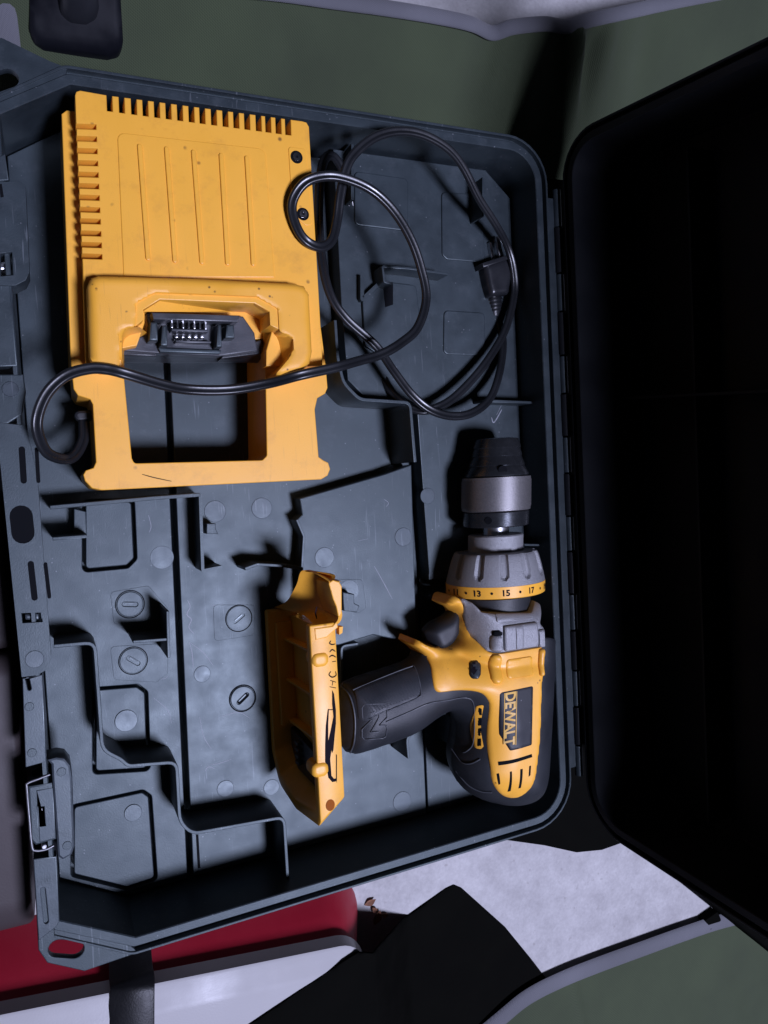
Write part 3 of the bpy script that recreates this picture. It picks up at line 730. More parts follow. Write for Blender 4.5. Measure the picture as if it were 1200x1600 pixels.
plate('connector_tray', WL([(198, 528), (232, 524), (238, 534), (246, 556), (190, 554)], 49), 34, 48, 'blackplastic', cb, bevel=.6)
plate('connector_tray', WL([(352, 546), (410, 530), (409, 552), (346, 560)], 49), 34, 48, 'blackplastic', cb, bevel=.6)
quad('connector_skirt', [W3(190, 552, 47), W3(411, 551, 47), W3(408, 566, 30), W3(196, 566, 30)], 'blackplastic', cb, 3)
# scuffs
stroke('scuff', [(222, 741), (240, 746), (268, 752)], flat(FRZ+.05), .5, 'ink', sh, off=.06)

# cord: one long twin lead
prof = []
for i in range(8): a = math.pi/2+math.pi*i/7; prof.append((-1.25+1.55*math.cos(a), 1.55*math.sin(a)))
prof.append((0, -.75))
for i in range(8): a = -math.pi/2+math.pi*i/7; prof.append((1.25+1.55*math.cos(a), 1.55*math.sin(a)))
prof.append((0, .75))
cp = [(146, 648, 26), (132, 655, 28), (130, 688, 36), (111, 716, 44), (76, 709, 54), (59, 676, 61), (60, 645, 64), (76, 611, 67), (105, 586, 69), (140, 576, 71), (168, 577, 72), (200, 585, 72), (258, 602, 66), (300, 609, 62), (360, 609, 61), (420, 599, 65), (470, 586, 72), (520, 575, 70), (560, 564, 66), (597, 553, 64), (628, 535, 63), (653, 511, 62), (666, 466, 63), (657, 416, 65), (641, 372, 67), (616, 331, 68), (586, 301, 69), (552, 283, 70), (516, 275, 70), (482, 282, 67), (462, 303, 64), (456, 328, 62), (466, 360, 61.5), (482, 379, 61), (503, 386, 59), (519, 374, 57), (527, 343, 56), (532, 305, 58), (541, 263, 60), (556, 238, 61), (587, 214, 61), (624, 205, 61), (662, 211, 60), (699, 232, 57), (724, 262, 52), (749, 311, 44), (774, 350, 36), (794, 388, 28), (803, 427, 24), (803, 462, 22), (790, 514, 24), (766, 557, 26), (737, 594, 28), (703, 626, 30), (668, 641, 30), (640, 636, 26), (612, 612, 18), (590, 568, 10), (575, 514, 6), (565, 452, 6), (557, 393, 8), (547, 318, 14), (533, 262, 24), (516, 243, 30), (503, 262, 34), (498, 330, 36), (503, 405, 36), (516, 460, 38), (541, 498, 38), (587, 540, 36), (614, 578, 38), (643, 616, 40), (672, 640, 40), (705, 650, 38), (738, 645, 36), (766, 622, 32), (781, 580, 24), (786, 535, 17), (779, 500, 14), (774, 485, 13)]
pts = catmull([W3(*p) for p in cp], 9)
sweep('power_cord', pts, [(a*1.02, b*1.02) for a, b in prof], 'cord', ch, level=True)
plate('strain_relief', capsule(W(124, 650, 28), W(150, 648, 28), 2.7), 24, 31, 'blackplastic', ch, bevel=1.6)
pg = relief('plug', rounded(WL([(746, 419), (787, 404), (790, 432), (785, 464), (757, 468), (752, 450)], 14), 2.0, 4), lambda Q: np.full(len(Q), 24.0), 'blackplastic', ch, 8, edge=3.5, step=1.5, skirt=1)
plate('plug_flange', WL([(742, 417), (788, 402), (789, 409), (744, 424)], 16), 3, 26, 'blackplastic', pg, bevel=.8)
sweep('plug_neck', [W3(771, 464, 13), W3(773, 478, 13), W3(774, 494, 13)], rnd(6, 14, 4.5), 'blackplastic', pg, scale=[1, .9, .6])
for k in range(4):
    sweep('neck_ring', [W3(771.5+k*.7, 467+k*5.5, 13), W3(772+k*.7, 470+k*5.5, 13)], rnd(6.4-k*.5, 14, 4.9-k*.4), 'cord', pg)
plate('prong', WL([(762, 380), (766, 379), (772, 408), (767, 410)], 16), 10, 18, 'steel', pg, bevel=.4)
plate('prong', WL([(770, 372), (776, 372), (782, 402), (776, 405)], 16), 12, 20, 'steel', pg, bevel=.4)

# ================================================================== the drill
dr = thing('cordless_drill', 'yellow and black cordless drill lying without its battery pack', 'drill', (*W(720, 1120, 0), 0))
ZC = 37.0
def WD(pts): return WL(pts, ZC)
body_px = [(527, 1071), (553, 1059), (600, 1044), (640, 1031), (652, 1016), (668, 1004), (700, 1010), (735, 1000), (765, 985), (852, 985), (851, 1060), (846, 1150), (842, 1215), (823, 1246), (793, 1256), (767, 1253), (733, 1241), (712, 1219), (703, 1186), (711, 1160), (713, 1130), (706, 1112), (697, 1108), (682, 1116), (660, 1133), (640, 1147), (593, 1164), (527, 1185)]
BODY = chaikin(WD(body_px), 2)
FRONT = WD([(700, 925), (835, 925), (851, 940), (852, 1060), (770, 1080), (728, 1060), (690, 1010), (712, 985)])
GUARD = offs(WD([(686, 942), (692, 929), (705, 925), (722, 934), (730, 955), (740, 1000), (760, 1040), (700, 1088), (676, 1080), (668, 1030), (634, 1004), (638, 993), (650, 995), (672, 1008), (690, 1010), (706, 998), (712, 980), (710, 958), (700, 943)])[::-1], 1.6)
xm0 = W(665, 1110, ZC)[0]; xm1 = W(735, 1150, ZC)[0]
def Hd(Q):
    t = np.clip((Q[:, 0]-xm0)/(xm1-xm0), 0, 1); t = t*t*(3-2*t)
    hb = 22+t*11; rb = 21+t*8
    d = np.clip(inside_dist(Q, BODY), 0, None); s = np.clip(d/rb, 0, 1)
    a = hb*np.sqrt(np.clip(1-(1-s)**2, 0, 1))
    b = dome(Q, FRONT, 30, 22)
    c = dome(Q, GUARD, 15, 4.5)
    m = np.maximum(a, b); k = 3.0
    m = np.maximum(m, c)
    return ZC+m
relief('housing', BODY, Hd, 'rubber', dr, ZC, off=0, edge=.6, step=1.5, mirror=True, smooth_it=5)
yel = [(687, 941), (691, 932), (702, 928), (716, 934), (724, 946), (728, 984), (744, 1002), (760, 1018), (776, 1021), (784, 1020), (838, 1011), (850, 1011), (849, 1056), (846, 1060), (844, 1150), (840, 1185), (836, 1218), (821, 1240), (801, 1248), (783, 1243), (769, 1225), (765, 1202), (767, 1104), (760, 1088), (747, 1080), (717, 1078), (687, 1083), (678, 1078), (675, 1060), (672, 1035), (663, 1020), (640, 1006), (637, 1000), (640, 996), (648, 998), (670, 1011), (688, 1012), (703, 1001), (710, 984), (710, 960), (700, 944)]
YEL = chaikin([on(p[0], p[1], Hd)[:2] for p in yel], 2)
ysh = relief('yellow_shell', YEL, Hd, 'yellow_dirty', dr, ZC, off=1.3, edge=1.2, step=1.3, mirror=True, smooth_it=3)
sil = [(714, 931), (736, 941), (752, 957), (790, 960), (830, 957), (833, 938), (843, 943), (843, 974), (849, 981), (849, 1010), (838, 1010), (784, 1019), (760, 1017), (745, 1001), (729, 984), (725, 946)]
SIL = rounded([on(p[0], p[1], Hd)[:2] for p in sil], 1.0, 2)
gb = relief('gearbox', SIL, Hd, 'silver', dr, ZC, off=.9, edge=.8, step=1.3, mirror=True, smooth_it=2)
def patch(name, px, mat, parent, off, edge=.5, r=1.0, f=Hd, step=1.2, skirt=None, sm=0):
    return relief(name, rounded([on(p[0], p[1], f)[:2] for p in px], r, 4), f, mat, parent, ZC, off=off, edge=edge, step=step, skirt=skirt if skirt is not None else ZC+2, smooth_it=sm)
patch('gearbox_block', [(785, 978), (836, 971), (838, 1008), (786, 1017)], 'silver', gb, 3.2, .9)
patch('gearbox_band', [(772, 958), (830, 957), (831, 966), (774, 972)], 'silver', gb, 2.0, .7)
patch('gearbox_block', [(801, 978), (813, 976), (814, 1012), (802, 1014)], 'silver', gb, 3.9, .5)
patch('screw_boss', [(765, 992), (782, 991), (783, 1018), (764, 1017)], 'silver', gb, 4.0, 2.2, r=2)
patch('boss_screw', [(767, 986), (781, 985), (781, 992), (767, 993)], 'slot', gb, 3.5, .5)
patch('screw_boss', [(838, 984), (848, 982), (849, 1010), (840, 1011)], 'silver', gb, 3.0, 1.2, r=1)
patch('shell_boss', [(765, 1022), (782, 1022), (783, 1062), (778, 1068), (770, 1068), (765, 1060)], 'yellow_dirty', ysh, 4.4, 2.6, r=2.5)
patch('shell_boss', [(840, 1014), (849, 1012), (848, 1054), (841, 1057)], 'yellow_dirty', ysh, 4.0, 2.0, r=1.5)
patch('shell_panel', [(790, 1030), (830, 1024), (832, 1054), (791, 1061)], 'yellow_dirty', ysh, 2.1, .7, r=2)
npl = patch('nameplate', [(779, 1084), (783, 1081), (831, 1071), (829, 1163), (795, 1172), (778, 1146)], 'plate', ysh, 1.75, .35, r=1.2)
TV, TF = text_mesh('DEWALT')
def tq(u, v, a=(789.5, 1083), b=(788.0, 1167), c=(806.5, 1080), d=(804.5, 1163)):
    q = (1-u)*((1-v)*np.array(a)+v*np.array(c))+u*((1-v)*np.array(b)+v*np.array(d)); return q
Hp = lambda Q: Hd(Q)+2.0
V = [on(*tq(u, v), Hp, 66) for u, v in TV]
build('lettering', V, TF, 'print', npl, smooth=False)
for a, b in (((788.6, 1083), (787.4, 1164)), ((807.5, 1080), (806, 1164))):
    stroke('print_line', [a, ((a[0]+b[0])/2, (a[1]+b[1])/2), b], Hp, .55, 'print', npl, off=.05, taper=False)
# vents
patch('vent', [(776, 1189), (829, 1177), (830, 1182), (777, 1195)], 'slot', ysh, 1.42, .08, r=.2)
for q in ([(774, 1208), (778, 1207), (780, 1224), (777, 1225), (775, 1216)], [(795, 1205), (798, 1204), (796, 1235), (791, 1236)], [(811, 1201), (815, 1200), (812, 1230), (808, 1231)], [(825, 1196), (828, 1195), (827, 1210), (824, 1213)]):
    patch('vent', q, 'slot', ysh, 1.42, .08, r=.2)
vf = patch('vent_frame', [(744, 1103), (755.5, 1101), (755, 1166), (751, 1170), (742, 1169)], 'yellow_dirty', dr, .8, .3, r=1)
for k in range(4):
    y = 1105+k*16
    patch('vent', [(746.5-k*.5, y), (752-k*.3, y), (752-k*.4, y+12), (746-k*.5, y+12.5)], 'slot', vf, .86, .08, r=.3)
# overmould contour beads and the grip panel
Hh = lambda Q: Hd(Q)
def bead(name, px, rad, mat, parent, closed=False, off=.3, f=None, n=6):
    f = f or Hh
    P = catmull([np.array(on(p[0], p[1], f)) for p in px], n, closed) if n > 1 else [np.array(on(p[0], p[1], f)) for p in px]
    P = [p+np.array([0, 0, off]) for p in P]
    return sweep(name, P, rnd(rad, 6), mat, parent)
gp = patch('grip_panel', [(552, 1077), (600, 1057), (640, 1043), (648, 1042), (654, 1058), (657, 1082), (650, 1092), (604, 1110), (560, 1128)], 'grip', dr, .45, .4, r=2)
for k in range(17):
    t = k/16; a = (560+t*74, 1079-t*30); b = (584+t*72, 1112-t*27)
    bead('grip_ridge', [a, ((a[0]+b[0])/2, (a[1]+b[1])/2), b], .28, 'grip', gp, off=.45)
bead('grip_bead', [(551, 1078), (600, 1057), (640, 1042), (647, 1042), (654, 1060), (657, 1080), (652, 1090), (604, 1111)], .42, 'bead', dr)
bead('grip_bead', [(533, 1072), (545, 1085), (552, 1105), (555, 1130), (553, 1160), (547, 1176)], .5, 'bead', dr)
bead('grip_bead', [(603, 1128), (640, 1112), (670, 1099), (700, 1094), (725, 1090), (738, 1096), (741, 1120), (739, 1160), (728, 1174), (716, 1176)], .42, 'bead', dr)
bead('grip_bead', [(705, 1170), (720, 1190), (735, 1193), (750, 1186)], .42, 'bead', dr)
bead('grip_bead', [(712, 1205), (730, 1226), (750, 1236), (768, 1238)], .5, 'bead', dr)
def dens(px, n=5):
    o = []
    for a, b in zip(px[:-1], px[1:]): o += [(a[0]+(b[0]-a[0])*k/n, a[1]+(b[1]-a[1])*k/n) for k in range(n)]
    return o+[px[-1]]
bead('emblem', dens([(585.5+(x-585.5)*1.3, 1128+(y-1128)*1.06) for x, y in [(573, 1102), (597, 1101), (600, 1106), (600, 1121), (591, 1133), (599, 1133), (600, 1138), (599, 1149), (595, 1152), (573, 1154), (570, 1150), (570, 1139), (582, 1124), (571, 1125), (570, 1107), (573, 1102)]]), .32, 'bead', dr, n=1)
bead('emblem', dens([(579, 1119), (579, 1113), (592, 1112), (592, 1121), (579, 1144), (592, 1143)]), .34, 'bead', dr, n=1)
# trigger and direction button
TRG = WD([(660, 985), (672, 972), (692, 962), (706, 950), (713, 956), (713, 988), (703, 1005), (688, 1016), (674, 1016)])
relief('trigger', rounded(TRG, 2, 3), lambda Q: ZC+dome(Q, TRG, 11, 6), 'rubber', dr, ZC, edge=.8, step=1.3, mirror=True, smooth_it=3)
bt = patch('direction_button', [(731, 1036), (735, 1030), (744, 1030), (749, 1036), (749, 1053), (745, 1060), (735, 1060), (731, 1053)], 'blackplastic', dr, 2.6, .9, r=2)
Hb = lambda Q: Hd(Q)+2.9
V = [on(*p, Hb, 60) for p in [(738, 1034), (743, 1034), (743, 1046), (746.5, 1046), (740.5, 1055), (734, 1046), (738, 1046)]]
build('arrow', V, [(0, 1, 2, 6), (3, 4, 5)], 'ink', bt, smooth=False)
patch('button_face', [(733, 1034), (737, 1032), (744, 1032), (747, 1037), (747, 1052), (743, 1058), (737, 1058), (733, 1052)], 'case_light', bt, 2.72, .3, r=2)
# clutch, collar and chuck turn round one axis
ya_, yb_ = W(778, 690, ZC)[1], W(773, 940, ZC)[1]; xa_, xb_ = W(776, 690, ZC)[0], W(773, 940, ZC)[0]
AX = lambda y: xa_+(y-ya_)*(xb_-xa_)/(yb_-ya_)
def YR(py, l, r):
    rr = abs(W(r, py, ZC)[0]-W(l, py, ZC)[0])/2*.965
    return (W((l+r)/2, py, ZC+.85*rr)[1], rr)
cone = [YR(684, 752, 800), YR(685, 746, 805), YR(690, 745, 808), YR(699, 742.5, 810), YR(700, 743.5, 809), YR(712, 741, 812), YR(713, 742, 811), YR(727, 737, 816), YR(728, 738, 815), YR(741, 732, 821), YR(744, 732, 821)]
revolve('chuck_nose', cone, AX, ZC, 'chuck', dr)
hy, hr = YR(735, 734, 819)
def hole_disc(name, y, r, a, rad, parent):
    V = []; n = 16
    for k in range(n):
        t = 2*math.pi*k/n; da = rad*math.cos(t)/r
        V.append((AX(y)+(r+.12)*math.sin(a+da), y+rad*math.sin(t), ZC+(r+.12)*math.cos(a+da)))
    return build(name, V, [tuple(range(n))], 'slot', parent, smooth=False)
hole_disc('key_hole', hy, hr+.15, math.radians(-20), 2.9, dr)
k0, kr = YR(745, 729, 824); k1, _ = YR(800, 729, 823)
prof_k = [(k0, kr-1.2), (k0-.4, kr)]+[(k0-.4+(k1-k0+.8)*i/18, kr) for i in range(1, 18)]+[(k1+.4, kr), (k1, kr-1)]
def kn_rf(i, y, r, a):
    if i < 3 or i > len(prof_k)-4: return r
    return r+.42*(1 if (i+int(round(a/(2*math.pi)*100))) % 2 else -1)
revolve('knurled_sleeve', prof_k, AX, ZC, 'knurl', dr, n=100, rf=kn_rf)
r0, rr_ = YR(801, 729, 821); r1, _ = YR(825, 730, 820)
revolve('chuck_ring', [(r0, rr_-.5), (r0-.5, rr_), (r1+.6, rr_-.2), (r1, rr_-1)], AX, ZC, 'chuck', dr)
hole_disc('key_hole', (r0+r1)/2, rr_+.05, math.radians(-44), 2.4, dr)
n0, _ = YR(824, 760, 795); n1, _ = YR(838, 760, 795)
revolve('spindle', [(n0+1, 9), (n1-2, 9)], AX, ZC, 'steel', dr)
c0, cr = YR(837, 746, 822); c1, _ = YR(872, 746, 822)
revolve('collar', [(c0, cr-5), (c0, cr-.8), (c0-.8, cr), (c1, cr)], AX, ZC, 'silver', dr)
q0, qr0 = YR(868, 716, 829); q1, qr1 = YR(918, 705, 842)
N_ = 22
prof_c = [(q0+.6, cr-1), (q0, qr0-2.5)]+[(q0-(q0-q1)*i/N_, qr0+(qr1-qr0)*(i/N_)**.7) for i in range(N_+1)]
def fl_rf(i, y, r, a):
    t = (q0-y)/(q0-q1)
    if i < 2: return r
    ang = math.degrees(a+.10) % 30-15
    wd = 5.2*math.sqrt(max(0, 1-max(0, (t-.62)/.17)**2)) if t < .79 else 0
    s = max(0, min(1, (wd-abs(ang))/1.3))
    return r-1.9*s
cl_ = revolve('clutch_collar', prof_c, AX, ZC, 'silver', dr, n=240, rf=fl_rf)
d0, dr0 = YR(918, 705, 842); d1, _ = YR(937, 705, 842)
dial = revolve('torque_dial', [(d0, dr0-1), (d0-.1, dr0+.15), (d1+.5, dr0+.15), (d1, dr0-.6)], AX, ZC, 'yellow', dr, n=96)
for s, deg in (('9', -112), ('11', -81), ('13', -51), ('15', -19), ('17', 13), ('19', 45), ('21', 78)):
    TV, TF = text_mesh(s); wd = 4.6 if len(s) > 1 else 2.3; a0 = math.radians(deg); R_ = dr0+.32; ym = (d0+d1)/2
    V = [(AX(ym)+R_*math.sin(a0+(u-.5)*wd/R_), ym+(v-.5)*4.0, ZC+R_*math.cos(a0+(u-.5)*wd/R_)) for u, v in TV]
    build('numeral', V, TF, 'ink', dial, smooth=False)
    a1 = a0+math.radians(16); n = 12
    V = [(AX(ym)+R_*math.sin(a1+.85*math.cos(t)/R_), ym+.85*math.sin(t), ZC+R_*math.cos(a1+.85*math.cos(t)/R_)) for t in [2*math.pi*k/n for k in range(n)]]
    build('dial_dot', V, [tuple(range(n))], 'ink', dial, smooth=False)
e0, er = YR(937, 735, 833); e1, _ = YR(965, 735, 833)
revolve('front_ring', [(e0, er), (e1, er)], AX, ZC, 'rubber', dr)

# foot: open yellow frame where the battery pack slides on
FX0, FX1 = 126.3, W(532, 1120, 75)[0]
def YZ(py75): return W(510, py75, 75)[1]
yt = W(505, 975, 75)[1]; yb2 = W(500, 1286, 75)[1]; yb_r = W(528, 1255, 75)[1]
ylo_t = W(424, 948, 3)[1]; ylo_b = W(424, 1200, 3)[1]
zt = 75.0
outer = rounded([(yt, zt), (yt, zt-6), (yb2+9, zt-6), (yb2+6, 38), (yb2+12, 15), (yb2+23, 7), (yt, 8.5), (yt, 3.0), (yb2+22, 1.5), (yb2+6, 12), (yb2, 38), (yb2+2, zt-3), (yb2+5, zt)], [1, 1, 4, 4, 4, 4, 2, 2, 6, 14, 14, 3, 2], 5)
if area2(outer) < 0: outer = outer[::-1]
t_in = 5.0
inner = rounded([(yt-5, zt-6), (yt-5, 8.5), (yb2+23, 7), (yb2+12, 15), (yb2+6, 38), (yb2+9, zt-6)], 4, 4)
def fxf(v):
    o = v.copy(); q = np.clip((v[:, 0]-FX0)/(FX1-FX0), 0, 1)
    o[:, 0] = v[:, 0]-7.5*np.clip(1-v[:, 2]/75, 0, 1)*(1-q)
    wgt = np.clip((yb2+34-v[:, 1])/34, 0, 1); o[:, 1] = v[:, 1]+wgt*(14*q-6)
    return o
foot = plate('battery_foot', outer, FX0, FX1, 'yellow', dr, bevel=.9, seg=2, axis='x', xf=fxf)
plate('foot_back', offs(inner if area2(inner) > 0 else inner[::-1], .6), FX1-5, FX1-1, 'yellow_dirty', foot, axis='x', xf=fxf)
for yy in (yt-18, yt-44, yt-70):
    plate('foot_rib', [(yy, 8), (yy-1.6, 8), (yy-1.6, 69.5), (yy, 69.5)], FX1-9, FX1-4.5, 'yellow_dirty', foot, axis='x', xf=fxf, bevel=.3)
plate('foot_rail', [(yt-8, 8), (yt-74, 8), (yt-74, 12), (yt-8, 12)], FX0+3, FX1-5, 'yellow_dirty', foot, axis='x', xf=fxf, bevel=.6)
plate('foot_rail', [(yt-8, 66), (yt-92, 66), (yt-92, 70), (yt-8, 70)], FX0+2, FX1-5, 'yellow_dirty', foot, axis='x', xf=fxf, bevel=.6)
blk = plate('contact_block', [(yt-76, 10), (yb2+24, 10), (yb2+11, 20), (yb2+9, 60), (yt-82, 66)], FX0+7, FX1-4.5, 'blackplastic', foot, axis='x', xf=fxf, bevel=1)
for k in range(4):
    plate('contact', [(yt-80-k*4, 24), (yt-82-k*4, 24), (yt-82-k*4, 30), (yt-80-k*4, 30)], FX0+5, FX0+8, 'connector', blk, axis='x', xf=fxf, bevel=.2)
# nose of the foot with its hooked end
plate('foot_nose', rounded(WL([(513, 911), (520, 906), (530, 909), (534, 916), (534, 958), (531, 964), (528, 963), (525, 948), (520, 936)], zt), .8, 3), 40, zt+.3, 'yellow', foot, bevel=.6)
loft2('foot_nose', [np.array(W3(*p)) for p in [(514, 909, 75), (516, 922, 74.6), (523, 940, 74.6), (529, 962, 74.6), (521, 977, 74.6), (493, 983, 74.6)]],
      [np.array(W3(*p)) for p in [(488, 894, 66), (471, 892, 54), (464, 912, 42), (455, 929, 32), (446, 941, 22), (428, 949, 6)]], 'yellow_dirty', foot, bulge=7, t=2.5, n=24, m=14)
loft2('foot_nose', [np.array(W3(*p)) for p in [(514, 909, 75), (505, 903, 72), (494, 897, 69), (488, 894, 66)]], [np.array(W3(*p)) for p in [(530, 909, 72), (520, 905, 60), (500, 898, 50), (476, 893, 54)]], 'yellow', foot, t=1.5, n=8, m=6)
ftop = flat(zt)
for px, py in ((524, 921), (516, 1258)):
    c = W(px, py, zt); plate('foot_plug', [(c[0]+2.7*math.cos(t), c[1]+3.3*math.sin(t)) for t in [2*math.pi*k/24 for k in range(24)]], zt-1, zt+.25, 'orange', foot, bevel=.15, seg=1)
for px, py in ((499, 1031), (499, 1203)):
    c = W(px, py, zt); cc = (c[0]-.5, c[1])
    P = [(cc[0]-6, cc[1]), (cc[0]+6, cc[1])]
    relief('foot_bump', rounded([(cc[0]-4, cc[1]-4.2), (cc[0]+6, cc[1]-4.2), (cc[0]+6, cc[1]+4.2), (cc[0]-4, cc[1]+4.2)], 3.5, 5), flat(zt+1.6), 'yellow', foot, zt-6, edge=2.4, step=1, skirt=zt-10)
plate('foot_hook', WL([(491, 982), (519, 978), (526, 970), (528, 980), (510, 996), (493, 1000)], zt), zt-14, zt+.6, 'yellow', foot, bevel=.6)
quad('foot_fin', [W3(530, 980, zt), W3(536, 979, zt), W3(535, 989, zt-1), W3(530, 992, zt-1)], 'yellow', foot, 5)
# marker pen on the foot
pen = [[(517, 1001), (515, 1005), (519, 1007), (524, 1006)], [(515, 1019), (519, 1015), (524, 1018)], [(514, 1027), (519, 1024), (525, 1027)], [(519, 1034), (525, 1033)],
       [(517, 1049), (514, 1054), (519, 1058), (525, 1055), (524, 1049)], [(516, 1063), (525, 1066)], [(520, 1064), (519, 1071)], [(515, 1073), (525, 1075)]]
for p in pen: stroke('pen_mark', p, ftop, .75, 'ink', foot)
def blot(name, px, parent, z):
    P = WL(px, z); P = P if area2(P) > 0 else P[::-1]
    tri = tessellate_polygon([[Vector((x, y, 0)) for x, y in P]])
    return build(name, [(x, y, z) for x, y in P], [tuple(t) for t in tri], 'ink', parent, smooth=False)
blot('pen_mark', [(519, 1078), (522, 1084), (525, 1110), (525, 1130), (523, 1150), (521, 1172), (519, 1177), (518, 1172), (516, 1186), (517, 1198), (518, 1212), (522, 1217), (526, 1216), (525, 1221), (519, 1222), (513, 1215), (511, 1203), (508, 1190), (508, 1165), (509, 1135), (512, 1110), (514, 1108), (513, 1130), (513, 1158), (517, 1140), (521, 1120), (519, 1100)], foot, zt+.14)
blot('pen_mark', [(525, 1178), (526.5, 1180), (526.5, 1224), (525, 1218)], foot, zt+.14)
stroke('pen_mark', [(512, 1108), (517, 1109), (521, 1108)], ftop, .5, 'ink', foot)
stroke('pen_mark', [(495, 948), (493, 958), (495, 967)], flat(60), .9, 'ink', foot)

# ================================================================== the canvas bag under and around the case
bag = thing('canvas_bag', 'green canvas tool bag with grey binding spread under the case', 'bag', (150, 0, GZ))
under = WL([(700, 1300), (850, 1321), (900, 1332), (940, 1328), (985, 1312), (1012, 1326), (1060, 1372), (1200, 1484), (1330, 1590)], -20)
under = [(10, -225)]+under+[(520, 190), (470, 225), (0, 215), (-4, -200)]
plate('bag_base', rounded(under, 4, 3), GZ+.5, -17.2, 'nylon', bag, bevel=5, seg=4)
def cloth(name, e0, e1, nu, nv, mat, parent, disp=None, t=1.4):
    def res(e, n):
        P = np.array(e, float); L = np.r_[0, np.cumsum(np.linalg.norm(np.diff(P, axis=0), axis=1))]
        C = np.array(catmull(P, 8)); L = np.r_[0, np.cumsum(np.linalg.norm(np.diff(C, axis=0), axis=1))]
        q = np.linspace(0, L[-1], n); return np.stack([np.interp(q, L, C[:, i]) for i in range(3)], 1)
    A, B = res(e0, nu), res(e1, nu); V = []; F = []
    for i in range(nu):
        for j in range(nv):
            s = j/(nv-1); p = A[i]*(1-s)+B[i]*s
            if disp: p = p+np.array([0, 0, disp(i/(nu-1), s)])
            V.append(p)
    n = len(V); V += [p-np.array([0, 0, t]) for p in V]
    for i in range(nu-1):
        for j in range(nv-1):
            a = i*nv+j; F.append((a, a+1, a+nv+1, a+nv)); F.append((n+a, n+a+nv, n+a+nv+1, n+a+1))
    bl = [i*nv for i in range(nu)]+[(nu-1)*nv+j for j in range(1, nv)]+[i*nv+nv-1 for i in range(nu-2, -1, -1)]+[j for j in range(nv-2, 0, -1)]
    for a, b in zip(bl, bl[1:]+bl[:1]): F.append((a, b, n+b, n+a))
    return build(name, V, F, mat, parent, ang=60)
topz = 26
pip = [(-60, -34, topz), (14, -30, topz), (200, -26, topz), (400, -14, topz), (520, 2, topz), (600, 13, topz), (680, 26, topz), (735, 38, topz), (768, 52, topz-8), (800, 43, topz-2), (850, 38, topz), (884, 42, topz-6), (920, 32, topz), (985, 18, topz), (1060, 2, topz), (1200, -24, topz), (1330, -50, topz)]
pip3 = [W3(*p) for p in pip]
low = [(-30, 224, -22), (60, 224, -22), (160, 223, -22), (320, 222, -22), (400, 221, -22), (470, 221, -24), (560, 230, -26), (660, 245, -30)]
def wr(u, s):
    a = 8*math.exp(-((u-.567-.045*(1-s))/.010)**2)*s**1.3
    b = -9*math.exp(-((u-.590-.02*(1-s))/.013)**2)*s**1.3+5*math.exp(-((u-.612)/.012)**2)*s**1.5
    c = 3*math.sin(u*19+s*2)*s*(1-s)+1.6*math.sin(u*47+5*s)*s*(1-s)+1.0*math.sin(u*90-7*s)*s*(1-s)
    d = -6*math.exp(-((u-.672-.01*(1-s))/.02)**2)*s-2.5*math.exp(-((u-.44-.10*s)/.02)**2)*(1-s)
    e = -3*math.exp(-((u-.30+.06*s)/.012)**2)*s*(1-s)*2
    return (1.7*(a+b)+c+d+e)*(1-s**10)
pan = cloth('side_panel', low, pip3, 220, 34, 'canvas', bag, wr)
sweep('binding', [np.array(p)+np.array([0, 0, .5]) for p in catmull(pip3, 8)], rnd(5.2, 12, 2.6), 'binding', bag)
sweep('binding', catmull([W3(2, -40, 22), W3(6, 20, 14), W3(12, 70, 4), W3(16, 110, -8)], 6), rnd(6.5, 12, 2.4), 'binding', bag)
# strap fitting on the top panel
def pf(Q):
    yb0 = W(100, -30, topz)[1]; yy = np.clip((Q[:, 1]-224)/(yb0-224), -.5, 1.5); return -22+yy*48+1.0
fit = [on(p[0], p[1], pf, 0)[:2] for p in [(47, -40), (186, -32), (192, 70), (186, 86), (168, 91), (68, 80), (52, 70), (45, 50)]]
FT = rounded(fit, 4, 5)
ft = relief('strap_fitting', FT, pf, 'fitting', bag, -10, off=5, edge=2.5, step=2.5, skirt=-12)
post = rounded([on(p[0], p[1], pf, 0)[:2] for p in [(84, -60), (150, -60), (154, 22), (150, 38), (134, 47), (110, 44), (92, 30)]], 5, 5)
relief('fitting_post', post, lambda Q: pf(Q)+dome(Q, post, 14, 11), 'blackplastic', ft, -10, off=5, edge=.5, step=1.6, skirt=-12)
# lower right corner of the bag: turned-out panel and black flap
bz = -36
pip2 = [(700, 1668, bz-6), (780, 1600, bz), (825, 1564, bz), (880, 1536, bz), (940, 1512, bz), (1000, 1490, bz), (1066, 1466, bz), (1130, 1445, bz), (1200, 1430, bz), (1300, 1412, bz)]
pip23 = [W3(*p) for p in pip2]
lo2 = [(x+20, y-150, -37) for x, y, z in pip23]
def wr2(u, s): return 5*math.sin(math.pi*s)+1.5*math.sin(u*23+2*s)*s+1.2*math.sin(u*51-4*s)*s-2.2*math.exp(-((u-.285)/.007)**2)-2.5*math.exp(-((u-.62-.08*s)/.02)**2)*s
cloth('corner_panel', pip23, lo2, 120, 30, 'canvas', bag, wr2)
sweep('binding', catmull([np.array(p)+np.array([0, 4, .6]) for p in pip23], 8), rnd(7.0, 12, 2.6), 'binding', bag)
def ff(Q):
    t = np.clip((Q[:, 0]-176)/(226-176), 0, 1); return 17-57*t+.8*np.sin(Q[:, 0]*.05+Q[:, 1]*.03)
flap = [on(p[0], p[1], ff, 0)[:2] for p in [(330, 1640), (395, 1600), (470, 1549), (560, 1490), (640, 1432), (698, 1389), (710, 1383), (722, 1388), (790, 1449), (830, 1498), (866, 1545), (850, 1580), (780, 1640), (600, 1700)]]
relief('flap', rounded(flap, 2, 3), ff, 'nylon', bag, -50, edge=.8, step=4, skirt='thin')
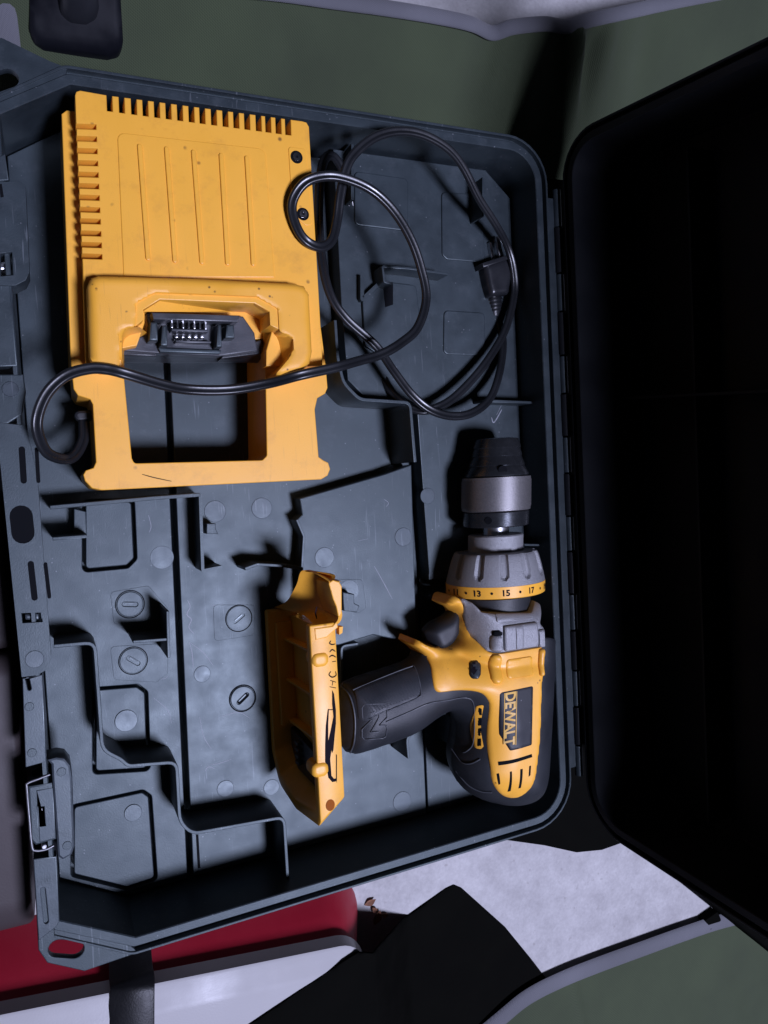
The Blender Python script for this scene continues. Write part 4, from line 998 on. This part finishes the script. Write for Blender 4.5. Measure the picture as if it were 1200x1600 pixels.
plate('strap', WL([(1098, 1436), (1118, 1422), (1124, 1436), (1106, 1452)], bz), bz-16, bz+3, 'nylon', bag, bevel=1)

# ================================================================== the red box
RT = 12.0
A = np.array(W(0, 1590, RT)); B = np.array(W(574, 1473, RT)); u = (B-A)/np.linalg.norm(B-A); nrm = np.array([u[1], -u[0]])
if nrm[1] > 0: nrm = -nrm
co = thing('red_box', 'red plastic box with pale lid and a dark strap over it', 'plastic box', (*(A+nrm*100), GZ))
def cpoly(inset, r, side=None):
    sd = inset if side is None else side
    p = [A-u*200+nrm*inset, B-u*sd+nrm*inset, B-u*sd+nrm*(230-inset), A-u*200+nrm*(230-inset)]
    p = [tuple(x) for x in p]; p = p if area2(p) > 0 else p[::-1]
    return rounded(p, r, 8)
def loft(name, ringsl, mat, parent):
    k = len(ringsl[0][0]); V = [(x, y, z) for p, z in ringsl for x, y in p]; F = []
    for i in range(len(ringsl)-1):
        for j in range(k): F.append((i*k+j, i*k+(j+1) % k, (i+1)*k+(j+1) % k, (i+1)*k+j))
    F += [tuple(range(k)), tuple(range((len(ringsl)-1)*k, len(ringsl)*k))[::-1]]
    return build(name, V, F, mat, parent, ang=40)
loft('box_body', [(cpoly(-27, 34, -14), GZ+.3), (cpoly(-26, 34, -13), GZ+4), (cpoly(2, 20), RT-13)], 'red', co)
loft('box_lid', [(cpoly(4, 18), RT-13.5), (cpoly(0, 20), RT-13), (cpoly(-2.2, 21), RT-11.5), (cpoly(-.8, 20), RT-1), (cpoly(1.0, 20), RT), (cpoly(6, 18), RT+.3), (cpoly(12, 14), RT+3), (cpoly(16, 12), RT+3.4)], 'white', co)
yface = lambda x: A[1]+(x-A[0])*(B[1]-A[1])/(B[0]-A[0])
xx = W(206, 1530, 5)[0]
hp_ = [np.array([xx+q[2], yface(xx)+q[0], q[1]]) for q in ((31, GZ+4, 3), (18, -28, 2), (7, RT-10, 0), (4, RT-1, 0), (-3, RT+2.6, -1), (-30, RT+5.5, -3), (-90, RT+5.8, -6))]
sweep('strap', catmull(hp_, 8), [(-12.5, -.8), (-12, -1.2), (12, -1.2), (12.5, -.8), (12.5, .8), (12, 1.2), (-12, 1.2), (-12.5, .8)], 'strapweb', co, up=(0, 1, 0))

# ================================================================== storage box at the latch side
X1 = -25.0
yA = W(10, 1400, -50)[1]; yB = W(10, 1010, -20)[1]
sec = rounded([(yA, GZ+.3), (yA, 10), (yB, 10), (yB, GZ+.3)], [4, 34, 12, 4], 8)
bx = thing('storage_box', 'dark taupe plastic box on the concrete beside the latches', 'box', (-110, (yA+yB)/2, GZ))
plate('box_body', sec, -180, X1, 'taupe', bx, axis='x', bevel=5, seg=4)
sec2 = rounded([(yB+2, GZ+.3), (yB+2, 2), (yB+92, 2), (yB+92, GZ+.3)], [3, 6, 6, 3], 4)
plate('box_tray', sec2, -176, X1-1, 'taupe', bx, axis='x', bevel=3, seg=3)

# ================================================================== bits of dry leaf on the concrete
for i, (px, py, s, rot) in enumerate(((577, 1408, 9, .4), (588, 1432, 12, 1.2), (584, 1420, 7, 2.2), (600, 1428, 7, 2.6))):
    c = W(px, py, GZ); V = []; F = []
    for k in range(7):
        t = k/6; wdt = .28*s*math.sin(math.pi*min(.98, t+.02))
        for q in (-1, 0, 1):
            lx, ly = (t-.5)*s, q*wdt
            V.append((c[0]+lx*math.cos(rot)-ly*math.sin(rot), c[1]+lx*math.sin(rot)+ly*math.cos(rot), GZ+.6+1.6*abs(q)*math.sin(math.pi*t)+2.2*t*t))
    for k in range(6):
        for q in range(2): a = k*3+q; F.append((a, a+1, a+4, a+3))
    o = build('dry_leaf', V, F, 'leaf')
    tag(o, 'curled brown leaf scrap on pale concrete beside the red box', 'leaf', 'leaf scraps beside the red box')
